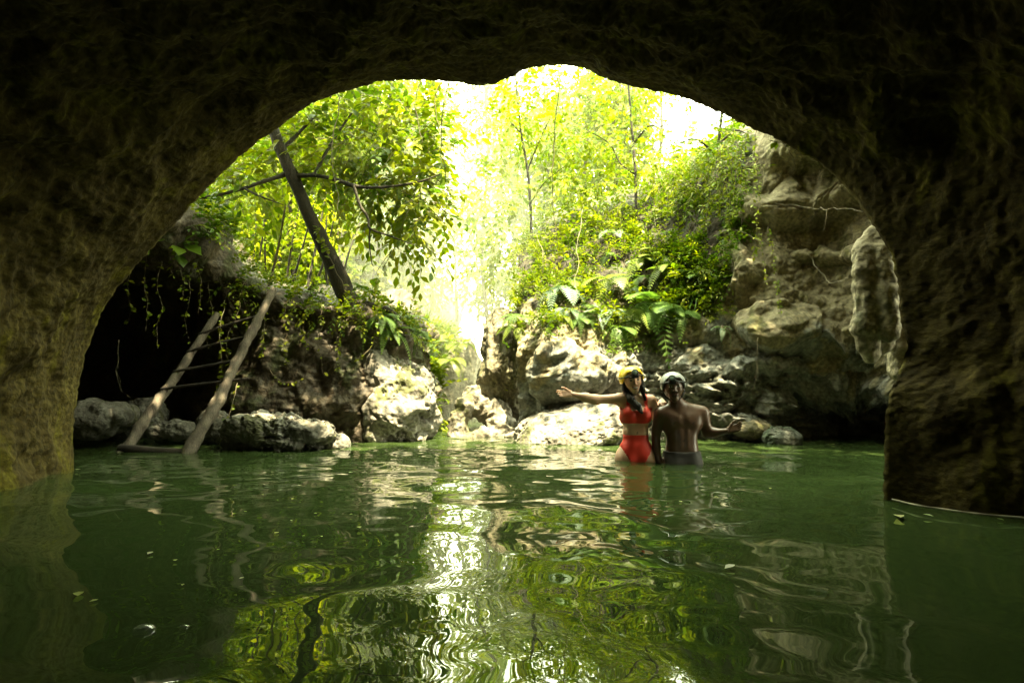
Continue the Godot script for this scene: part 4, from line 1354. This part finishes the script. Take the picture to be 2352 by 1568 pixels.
func nets(F: Dictionary, v: PackedVector3Array, ix: PackedInt32Array) -> void:
	var f: PackedFloat32Array = F.f
	var nx: int = F.nx
	var ny: int = F.ny
	var nz: int = F.nz
	var cell: float = F.cell
	var lo: Vector3 = F.lo
	var id := {}
	var step := [1, nx, nx * ny]
	var off := PackedInt32Array()
	for k in 8: off.append((k & 1) + ((k >> 1) & 1) * nx + ((k >> 2) & 1) * nx * ny)
	var edges := [[0, 1], [2, 3], [4, 5], [6, 7], [0, 2], [1, 3], [4, 6], [5, 7], [0, 4], [1, 5], [2, 6], [3, 7]]
	for z in nz - 1:
		for y in ny - 1:
			var row := (z * ny + y) * nx
			for x in nx - 1:
				var c := row + x
				if absf(f[c]) > cell * 2.2: continue
				var neg := 0
				for k in 8:
					if f[c + off[k]] < 0.0: neg += 1
				if neg == 0 or neg == 8: continue
				var s := Vector3.ZERO
				var n := 0
				for e in edges:
					var a := f[c + off[e[0]]]
					var b := f[c + off[e[1]]]
					if (a < 0.0) != (b < 0.0):
						var t := a / (a - b)
						var p := Vector3(e[0] & 1, (e[0] >> 1) & 1, (e[0] >> 2) & 1)
						var q := Vector3(e[1] & 1, (e[1] >> 1) & 1, (e[1] >> 2) & 1)
						s += p.lerp(q, t)
						n += 1
				id[c] = v.size()
				v.append((Vector3(x, y, z) + s / n) * cell + lo)
	for c in id:
		for ax in 3:
			var st: int = step[ax]
			var a := f[c] < 0.0
			if a == (f[c + st] < 0.0): continue
			var p: int = step[(ax + 1) % 3]
			var q: int = step[(ax + 2) % 3]
			if id.has(c - p) and id.has(c - q) and id.has(c - p - q):
				var i0: int = id[c]
				var i1: int = id[c - p]
				var i2: int = id[c - p - q]
				var i3: int = id[c - q]
				if a: ix.append_array([i0, i2, i1, i0, i3, i2])
				else: ix.append_array([i0, i1, i2, i0, i2, i3])


func hand_bones(wrist: Vector3, x: Vector3, back: Vector3, thumb: Vector3, curl: float, s := 1.0) -> Array:
	x = x.normalized()
	var z := (thumb - x * thumb.dot(x)).normalized()
	var y := (back - x * back.dot(x) - z * back.dot(z)).normalized()
	var at := func(a: float, b: float, c: float) -> Vector3: return wrist + (x * a + y * b + z * c) * s
	var out := []
	var base := [0.03, 0.011, -0.009, -0.027]
	var long := [0.072, 0.08, 0.074, 0.058]
	for k in 4:
		var kn: Vector3 = at.call(0.085 - 0.004 * absf(k - 1), 0.0, base[k])
		out.append([at.call(0.0, 0.0, base[k] * 0.6), 0.017 * s, kn, 0.0125 * s, 0.014])
		var p := kn
		var ang := curl * (0.7 + 0.18 * k)
		var spread: float = (base[k]) * 3.0
		for seg in 3:
			var l: float = long[k] * [0.45, 0.31, 0.24][seg] * s
			var d := (x * cos(ang) - y * sin(ang) + z * spread * 0.6).normalized()
			out.append([p, (0.0095 - 0.0008 * seg) * s, p + d * l, (0.0088 - 0.0009 * seg) * s, 0.005])
			p += d * l
			ang += curl * 0.9
	out.append([at.call(0.012, -0.006, 0.02), 0.017 * s, at.call(0.045, -0.012, 0.047), 0.0125 * s, 0.012])
	out.append([at.call(0.045, -0.012, 0.047), 0.0115 * s, at.call(0.074, -0.018, 0.062), 0.0105 * s, 0.006])
	out.append([at.call(0.074, -0.018, 0.062), 0.0105 * s, at.call(0.098, -0.022, 0.066), 0.0085 * s, 0.005])
	return out


func bounds(bones: Array, pad: float) -> Array:
	var lo := Vector3.ONE * 99
	var hi := -lo
	for b in bones:
		var q := maxf(b[1], b[3])
		lo = lo.min(b[0] - Vector3.ONE * q).min(b[2] - Vector3.ONE * q)
		hi = hi.max(b[0] + Vector3.ONE * q).max(b[2] + Vector3.ONE * q)
	return [lo - Vector3.ONE * pad, hi + Vector3.ONE * pad]


func head_bones(man: bool) -> Array:
	var j := 1.08 if man else 1.0
	return [
		[Vector3(0, 0.035, -0.03), 0.088, Vector3(0, 0.03, 0.0), 0.084, 0.02], [Vector3(0, 0.03, 0.0), 0.08, Vector3(0, 0.0, 0.025), 0.066, 0.03],
		[Vector3(-0.042, -0.045, 0.0), 0.03 * j, Vector3(0, -0.088 * j, 0.055), 0.024 * j, 0.03], [Vector3(0.042, -0.045, 0.0), 0.03 * j, Vector3(0, -0.088 * j, 0.055), 0.024 * j, 0.03],
		[Vector3(-0.038, -0.02, 0.056), 0.026, Vector3(-0.03, -0.03, 0.06), 0.024, 0.025], [Vector3(0.038, -0.02, 0.056), 0.026, Vector3(0.03, -0.03, 0.06), 0.024, 0.025],
		[Vector3(0, -0.05, 0.05), 0.036, Vector3(0, -0.06, 0.055), 0.033, 0.02],
		[Vector3(-0.03, 0.033, 0.073), 0.012, Vector3(0.03, 0.033, 0.073), 0.012, 0.02],
		[Vector3(0, 0.02, 0.085), 0.009, Vector3(0, -0.022, 0.103), 0.011 * j, 0.01], [Vector3(-0.012, -0.027, 0.09), 0.008 * j, Vector3(0.012, -0.027, 0.09), 0.008 * j, 0.008],
		[Vector3(-0.02, -0.052, 0.083), 0.007, Vector3(0.02, -0.052, 0.083), 0.007, 0.006], [Vector3(-0.016, -0.064, 0.082), 0.008, Vector3(0.016, -0.064, 0.082), 0.008, 0.006],
		[Vector3(-0.03, 0.012, 0.095), 0.013, Vector3(-0.036, 0.012, 0.093), 0.012, 0.01, true], [Vector3(0.03, 0.012, 0.095), 0.013, Vector3(0.036, 0.012, 0.093), 0.012, 0.01, true],
		[Vector3(-0.032, 0.012, 0.068), 0.0135, Vector3(-0.034, 0.012, 0.068), 0.0135, 0.004], [Vector3(0.032, 0.012, 0.068), 0.0135, Vector3(0.034, 0.012, 0.068), 0.0135, 0.004],
		[Vector3(-0.086, 0.02, -0.005), 0.011, Vector3(-0.082, -0.025, 0.0), 0.01, 0.01], [Vector3(0.086, 0.02, -0.005), 0.011, Vector3(0.082, -0.025, 0.0), 0.01, 0.01]]


func face_color(p: Vector3, skin: Color, lip: Color, man: bool) -> Color:
	if p.z < 0.03: return skin
	var ax := absf(p.x)
	var e := Vector2((ax - 0.033) / 0.015, (p.y - 0.012) / 0.0075)
	if e.length() < 1.0:
		return Color(0.015, 0.01, 0.008) if absf(ax - 0.033) < 0.006 or absf(e.y) > 0.62 else Color(0.5, 0.48, 0.45)
	if absf(p.y - 0.036 + 0.25 * maxf(ax - 0.04, 0.0)) < 0.005 and ax > 0.014 and ax < 0.053: return skin * 0.16
	var mouth := p.y + 0.058 - ax * ax * 9.0
	if ax < 0.03:
		if not man and absf(mouth) < 0.0055 and ax < 0.024: return Color(0.62, 0.6, 0.55)
		if absf(mouth) < 0.0125: return lip
	if man and p.y < -0.035 and p.y > -0.085 and absf(absf(mouth) - 0.018) < 0.006 and ax < 0.04: return skin * 0.5
	return skin


func person(label: String, at: Vector3, body: Array, hands: Array, head: Transform3D, man: bool, skin: Color, lip: Color) -> Dictionary:
	var t := thing("person", label, "person", at)
	var v := PackedVector3Array()
	var ix := PackedInt32Array()
	var c := PackedColorArray()
	var b := bounds(body, 0.05)
	var F := field(body, b[0], b[1], 0.0125, 0.055)
	nets(F, v, ix)
	for k in v.size():
		var tone := skin * (1.0 + 0.14 * nB.get_noise_3dv(v[k] * 2.0) + 0.1 * nC.get_noise_3dv(v[k] * 2.0))
		if Vector2(v[k].x, v[k].y - (0.215 if man else 0.285)).length() < 0.012 and v[k].z > 0.05: tone *= 0.3      # navel
		if man and Vector2(absf(v[k].x) - 0.095, v[k].y - 0.385).length() < 0.013 and v[k].z > 0.05: tone *= 0.5
		c.append(tone)
	for h in hands:
		b = bounds(h, 0.012)
		nets(field(h, b[0], b[1], 0.0036, 0.008), v, ix)
	while c.size() < v.size(): c.append(skin)
	var hb := head_bones(man)
	b = bounds(hb, 0.012)
	var start := v.size()
	nets(field(hb, b[0], b[1], 0.0042, 0.02), v, ix)
	for k in range(start, v.size()):
		c.append(face_color(v[k], skin, lip, man))
		v[k] = head * v[k]
	for k in c.size(): c[k].a = 1.0
	# the body is one mesh, feet at the river bed
	for k in v.size(): v[k] -= Vector3(0, BED, 0)
	t.position.y += BED
	obj("body", make_mesh(v, ix, c), M.skin_b if man else M.skin_a, t)
	return {"node": t, "field": F, "head": head.translated(Vector3(0, -BED, 0))}


# clothing: the body's own field let out a little and cut to a region
func garment(who: Dictionary, called: String, mat: Material, ease_out: float, region: Callable) -> void:
	var F: Dictionary = who.field
	var f: PackedFloat32Array = F.f.duplicate()
	var k := 0
	for z in F.nz:
		for y in F.ny:
			for x in F.nx:
				var d := f[k]
				if d < 0.2:
					var p: Vector3 = Vector3(x, y, z) * F.cell + F.lo
					f[k] = maxf(d - ease_out, region.call(p))
				k += 1
	var v := PackedVector3Array()
	var ix := PackedInt32Array()
	var G := F.duplicate()
	G.f = f
	nets(G, v, ix)
	for q in v.size(): v[q] -= Vector3(0, BED, 0)
	obj(called, make_mesh(v, ix), mat, who.node)


func helmet(who: Dictionary, shell: Material, lamp_tilt: float) -> void:
	var h := Node3D.new()
	h.name = "helmet"
	who.node.add_child(h)
	h.transform = who.head
	var v := PackedVector3Array()
	var nu := 36
	var rows := 12
	for j in rows * 2:
		var inner := j >= rows
		var s := float(j if not inner else rows * 2 - 1 - j) / (rows - 1)
		for i in nu:
			var az := TAU * i / nu
			var front := absf(wrapf(az, -PI, PI))
			var most := deg_to_rad(lerpf(60.0, 116.0, smoothstep(0.5, 1.35, front)))
			var th := s * most
			var rad := Vector3(0.112, 0.108, 0.126) - Vector3.ONE * (0.012 if inner else 0.0)
			var ridge := 1.0 + 0.015 * cos(az * 6.0) * sin(th)
			v.append(Vector3(sin(th) * sin(az) * rad.x * ridge, 0.032 + cos(th) * rad.y, -0.012 + sin(th) * cos(az) * rad.z * ridge))
	obj("shell", make_mesh(v, grid_index(nu, rows * 2, true)), shell, h)
	# strap band round the shell, chin strap, lamp
	var band := []
	for k in 13:
		var a := PI * (k / 12.0) - PI / 2
		band.append(Vector3(sin(a) * 0.113, 0.06 - 0.02 * absf(sin(a)), -0.012 + cos(a) * 0.122))
	obj("strap", tube(band, [0.006, 0.006], 5, 24), M.black, h)
	obj("chin_strap", tube([Vector3(-0.098, -0.02, 0.0), Vector3(-0.066, -0.08, 0.03), Vector3(0, -0.118, 0.045), Vector3(0.066, -0.08, 0.03), Vector3(0.098, -0.02, 0.0)], [0.005, 0.005], 5, 18), M.black, h)
	var lamp := Node3D.new()
	lamp.name = "headlamp"
	h.add_child(lamp)
	lamp.position = Vector3(lamp_tilt, 0.078, 0.112)
	lamp.rotation.x = -0.25
	var ring := PackedVector3Array()
	for q in [[0.0, -0.012], [0.03, -0.012], [0.032, 0.0], [0.031, 0.022], [0.026, 0.026], [0.022, 0.022], [0.0, 0.021]]:
		for i in 20: ring.append(Vector3(sin(TAU * i / 20.0) * q[0], cos(TAU * i / 20.0) * q[0], q[1]))
	obj("lamp_housing", make_mesh(ring, grid_index(20, 7, true)), M.black, lamp)
	var glass := PackedVector3Array()
	for q in [[0.0225, 0.0225], [0.016, 0.0255], [0.008, 0.027], [0.0, 0.0272]]:
		for i in 20: glass.append(Vector3(sin(TAU * i / 20.0) * q[0], cos(TAU * i / 20.0) * q[0], q[1]))
	obj("lens", make_mesh(glass, grid_index(20, 4, true)), M.lens, lamp)
	var block := BoxMesh.new()
	block.size = Vector3(0.056, 0.022, 0.03)
	obj("bracket", block, M.black, lamp).position = Vector3(0, -0.036, -0.008)


func build_people() -> void:
	var V := func(x: float, y: float, z: float) -> Vector3: return Vector3(x, y, z)
	# --- woman in the red two-piece, right arm stretched out, left hand on the man's shoulder
	var body := [
		[V.call(-0.085, 0.05, -0.01), 0.108, V.call(0.085, 0.05, -0.01), 0.108], [V.call(-0.03, 0.14, 0.0), 0.105, V.call(0.03, 0.14, 0.0), 0.105],
		[V.call(-0.04, 0.29, 0.0), 0.086, V.call(0.04, 0.29, 0.0), 0.086], [V.call(-0.062, 0.43, -0.005), 0.09, V.call(0.062, 0.43, -0.005), 0.09],
		[V.call(-0.07, 0.47, 0.07), 0.058, V.call(-0.07, 0.475, 0.072), 0.056], [V.call(0.07, 0.47, 0.07), 0.058, V.call(0.07, 0.475, 0.072), 0.056],
		[V.call(-0.085, 0.56, -0.015), 0.068, V.call(0.085, 0.56, -0.015), 0.068], [V.call(-0.145, 0.605, -0.01), 0.05, V.call(0.15, 0.59, -0.01), 0.05],
		[V.call(-0.01, 0.58, -0.02), 0.05, V.call(-0.03, 0.70, 0.0), 0.045],
		[V.call(-0.15, 0.61, 0.0), 0.052, V.call(-0.405, 0.605, 0.05), 0.04], [V.call(-0.405, 0.605, 0.05), 0.041, V.call(-0.50, 0.625, 0.065), 0.037], [V.call(-0.50, 0.625, 0.065), 0.036, V.call(-0.645, 0.662, 0.085), 0.023],
		[V.call(0.155, 0.59, -0.01), 0.05, V.call(0.235, 0.43, -0.17), 0.038], [V.call(0.235, 0.43, -0.17), 0.038, V.call(0.275, 0.585, -0.06), 0.026],
		[V.call(-0.092, 0.0, 0.0), 0.105, V.call(-0.10, -0.38, 0.02), 0.058], [V.call(-0.10, -0.38, 0.02), 0.055, V.call(-0.10, -0.5, -0.01), 0.056], [V.call(-0.10, -0.5, -0.01), 0.055, V.call(-0.10, -0.73, 0.0), 0.036], [V.call(-0.10, -0.77, -0.03), 0.03, V.call(-0.115, -0.775, 0.14), 0.025],
		[V.call(0.092, 0.0, 0.0), 0.105, V.call(0.10, -0.38, 0.02), 0.058], [V.call(0.10, -0.38, 0.02), 0.055, V.call(0.10, -0.5, -0.01), 0.056], [V.call(0.10, -0.5, -0.01), 0.055, V.call(0.10, -0.73, 0.0), 0.036], [V.call(0.10, -0.77, -0.03), 0.03, V.call(0.115, -0.775, 0.14), 0.025]]
	var hands := [
		hand_bones(Vector3(-0.645, 0.662, 0.085), Vector3(-1, 0.0, 0.2), Vector3(0, -0.45, -0.9), Vector3(0.05, 0.9, -0.4), 0.16, 0.92),
		hand_bones(Vector3(0.275, 0.585, -0.06), Vector3(0.05, -0.25, 0.9), Vector3(0, 0.9, 0.3), Vector3(-1, 0, 0.1), 0.55, 0.92)]
	var head := Transform3D(Basis.from_euler(Vector3(0.02, 0.12, 0.12)).scaled(Vector3.ONE * 1.08), Vector3(-0.035, 0.785, 0.01))
	var w := person("woman in a red two-piece swimsuit with one arm stretched out, standing in the pool", Vector3(1.22, 0, -6.5), body, hands, head, false, Color(0.66, 0.39, 0.26), Color(0.45, 0.12, 0.09))
	garment(w, "swim_top", M.red, 0.007, func(p):
		var strap := absf(absf(p.x) - 0.085) < 0.022
		var top := 0.72 if strap else 0.498 + 0.25 * maxf(absf(p.x) - 0.05, 0.0)
		return maxf(maxf(0.372 - p.y, p.y - top), absf(p.x) - 0.168))
	garment(w, "swim_bottom", M.red, 0.007, func(p): return maxf(p.y - 0.262, (-0.075 + maxf(absf(p.x) - 0.03, 0.0) * 1.75) - p.y))
	var hb := [
		[V.call(-0.035, 0.80, -0.04), 0.085, V.call(-0.03, 0.72, -0.06), 0.07], [V.call(-0.115, 0.80, 0.02), 0.028, V.call(-0.105, 0.70, 0.03), 0.026], [V.call(-0.105, 0.70, 0.03), 0.028, V.call(-0.06, 0.61, 0.075), 0.032],
		[V.call(-0.06, 0.61, 0.075), 0.032, V.call(0.0, 0.545, 0.115), 0.03], [V.call(0.0, 0.545, 0.115), 0.03, V.call(0.035, 0.48, 0.14), 0.012], [V.call(0.055, 0.80, 0.02), 0.024, V.call(0.065, 0.70, 0.03), 0.02], [V.call(0.065, 0.70, 0.03), 0.02, V.call(0.085, 0.60, 0.055), 0.012]]
	var v := PackedVector3Array()
	var ix := PackedInt32Array()
	var bb := bounds(hb, 0.03)
	nets(field(hb, bb[0], bb[1], 0.007, 0.03), v, ix)
	for k in v.size():
		v[k] += Vector3(0, -BED, 0) + Vector3(1, 0, 1) * 0.006 * nC.get_noise_3dv(v[k] * Vector3(4, 0.6, 4))
	obj("hair", make_mesh(v, ix), M.hair, w.node)
	helmet(w, M.yellow, 0.0)
	# --- man, right arm hanging, left forearm held out
	body = [
		[V.call(-0.08, -0.02, 0.0), 0.115, V.call(0.08, -0.02, 0.0), 0.115], [V.call(-0.06, 0.12, 0.0), 0.10, V.call(0.06, 0.12, 0.0), 0.10], [V.call(-0.055, 0.24, 0.0), 0.098, V.call(0.055, 0.24, 0.0), 0.098],
		[V.call(-0.095, 0.37, -0.01), 0.108, V.call(0.095, 0.37, -0.01), 0.108], [V.call(-0.05, 0.41, 0.058), 0.045, V.call(-0.115, 0.425, 0.04), 0.048, 0.025], [V.call(0.05, 0.41, 0.058), 0.045, V.call(0.115, 0.425, 0.04), 0.048, 0.025], [V.call(-0.032, 0.30, 0.075), 0.026, V.call(-0.03, 0.16, 0.08), 0.024, 0.02], [V.call(0.032, 0.30, 0.075), 0.026, V.call(0.03, 0.16, 0.08), 0.024, 0.02],
		[V.call(-0.13, 0.45, -0.01), 0.075, V.call(0.13, 0.46, -0.01), 0.075], [V.call(-0.19, 0.465, -0.005), 0.062, V.call(-0.19, 0.475, -0.005), 0.06], [V.call(0.20, 0.475, -0.005), 0.062, V.call(0.20, 0.485, -0.005), 0.06],
		[V.call(-0.12, 0.5, -0.02), 0.045, V.call(-0.055, 0.56, -0.015), 0.045], [V.call(0.12, 0.51, -0.02), 0.045, V.call(-0.0, 0.56, -0.015), 0.045],
		[V.call(-0.02, 0.49, -0.015), 0.062, V.call(-0.065, 0.64, 0.0), 0.054],
		[V.call(-0.21, 0.465, 0.0), 0.058, V.call(-0.245, 0.30, -0.01), 0.05, 0.03], [V.call(-0.245, 0.30, -0.01), 0.05, V.call(-0.25, 0.2, -0.01), 0.042, 0.012], [V.call(-0.25, 0.21, -0.01), 0.043, V.call(-0.248, 0.13, 0.0), 0.042, 0.012], [V.call(-0.248, 0.13, 0.0), 0.041, V.call(-0.225, -0.04, 0.03), 0.028, 0.012],
		[V.call(0.215, 0.47, 0.0), 0.06, V.call(0.262, 0.275, -0.03), 0.043, 0.03], [V.call(0.262, 0.275, -0.03), 0.043, V.call(0.30, 0.282, 0.03), 0.04], [V.call(0.30, 0.282, 0.03), 0.04, V.call(0.415, 0.312, 0.14), 0.027],
		[V.call(-0.095, -0.05, 0.0), 0.105, V.call(-0.11, -0.42, 0.07), 0.062], [V.call(-0.11, -0.42, 0.07), 0.06, V.call(-0.11, -0.52, 0.02), 0.06], [V.call(-0.11, -0.52, 0.02), 0.058, V.call(-0.11, -0.74, -0.02), 0.038], [V.call(-0.11, -0.77, -0.04), 0.032, V.call(-0.13, -0.775, 0.16), 0.027],
		[V.call(0.095, -0.05, 0.0), 0.105, V.call(0.11, -0.42, 0.07), 0.062], [V.call(0.11, -0.42, 0.07), 0.06, V.call(0.11, -0.52, 0.02), 0.06], [V.call(0.11, -0.52, 0.02), 0.058, V.call(0.11, -0.74, -0.02), 0.038], [V.call(0.11, -0.77, -0.04), 0.032, V.call(0.13, -0.775, 0.16), 0.027]]
	hands = [
		hand_bones(Vector3(0.415, 0.312, 0.14), Vector3(0.85, 0.35, 0.25), Vector3(0.1, -0.5, -0.85), Vector3(-0.2, 0.8, -0.4), 0.5),
		hand_bones(Vector3(-0.225, -0.04, 0.03), Vector3(0.05, -1, 0.15), Vector3(-1, 0, 0.1), Vector3(0.1, 0.1, 1), 0.3)]
	head = Transform3D(Basis.from_euler(Vector3(0.0, -0.12, 0.06)).scaled(Vector3.ONE * 1.12), Vector3(-0.08, 0.722, 0.015))
	var m := person("man in pale helmet and dark shorts, one hand held out, standing in the pool", Vector3(1.66, 0, -6.45), body, hands, head, true, Color(0.10, 0.052, 0.031), Color(0.10, 0.045, 0.04))
	garment(m, "shorts", M.shorts, 0.016, func(p): return maxf(maxf(p.y - (0.105 + 0.02 * absf(p.x)), -0.36 - p.y), absf(p.x) - 0.182 - maxf(-p.y, 0.0) * 0.1))
	helmet(m, M.white_shell, -0.02)


# ---------------------------------------------------------------- small things on the water
func build_small_things() -> void:
	var leaf_marks := [[178, 1368, 0.075], [225, 1376, 0.03], [1688, 1296, 0.075], [2070, 1188, 0.12], [2120, 1180, 0.06], [2290, 1190, 0.04], [826, 1212, 0.055], [350, 1266, 0.04], [402, 1287, 0.03], [630, 1224, 0.035],
		[1384, 1286, 0.035], [565, 1173, 0.025], [668, 1195, 0.022], [720, 1178, 0.022], [810, 1180, 0.022], [738, 1230, 0.018], [858, 1058, 0.03], [700, 1230, 0.02], [600, 1135, 0.02], [800, 1085, 0.05], [170, 1078, 0.05], [500, 1095, 0.02],
		[1560, 1150, 0.03], [1650, 1140, 0.03], [1770, 1120, 0.03], [1500, 1180, 0.03], [505, 1260, 0.02], [420, 1340, 0.02], [560, 1325, 0.022], [610, 1440, 0.03], [1920, 1020, 0.08]]
	for q in leaf_marks:
		var big: bool = q[2] > 0.045
		var o := obj("floating_leaf" if big else "floating_petal", LEAF.broad if big else LEAF.round, petal_look(q[0]))
		o.position = W(q[0], q[1], 0.012)
		var s: float = q[2]
		o.basis = Basis(Vector3.UP, r(0, TAU)) * Basis(Vector3.RIGHT, -PI / 2) * Basis.from_scale(Vector3(s, s, s * 0.5))
		if big: tag(o, "fallen leaf floating on the green pool", "leaf", "fallen leaves floating on the pool")
		else: tag(o, "tiny pale petal floating on the green pool", "petal", "tiny petals floating on the pool")
	# bubbles
	for q in [[330, 1447, 0.035], [422, 1441, 0.018]]:
		var v := PackedVector3Array()
		for j in 7:
			var t := j / 6.0 * PI / 2
			for i in 18: v.append(Vector3(cos(TAU * i / 18.0) * sin(t), cos(t) * 0.55, sin(TAU * i / 18.0) * sin(t)) * q[2])
		var film := StandardMaterial3D.new()
		film.resource_name = "bubble film"
		film.transparency = BaseMaterial3D.TRANSPARENCY_ALPHA
		film.albedo_color = Color(1, 1, 1, 0.05)
		film.roughness = 0.0
		var o := obj("bubble", make_mesh(v, grid_index(18, 7, true)), film)
		o.position = W(q[0], q[1], 0.002)
		tag(o, "larger clear bubble floating on the dark water" if q[2] > 0.03 else "smaller clear bubble floating on the dark water", "bubble")
	# mooring line along the right wall
	var pts := []
	for q in [[2050, 1146], [2110, 1160], [2190, 1172], [2270, 1182], [2352, 1188], [2450, 1196]]: pts.append(W(q[0], q[1], 0.03))
	var rope := thing("rope", "pale rope slung along the waterline of the cave wall", "rope", pts[0])
	var rel := []
	for p in pts: rel.append(p - pts[0])
	obj("strand", tube(rel, [0.0045, 0.0045], 6, 60, 0.3, Color(0.4, 0.36, 0.25), Color(0.1, 0.08, 0.05)), M.twig, rope)


var petal_mats := {}


func petal_look(k: float) -> Material:
	var which := int(k) % 3
	if not petal_mats.has(which):
		var m := leafy("fallen leaf", lin(0.8, 0.9, 0.4), 0.5)
		m.albedo_color = [lin(0.45, 0.42, 0.2), lin(0.3, 0.32, 0.1), lin(0.55, 0.52, 0.4)][which]
		petal_mats[which] = m
	return petal_mats[which]
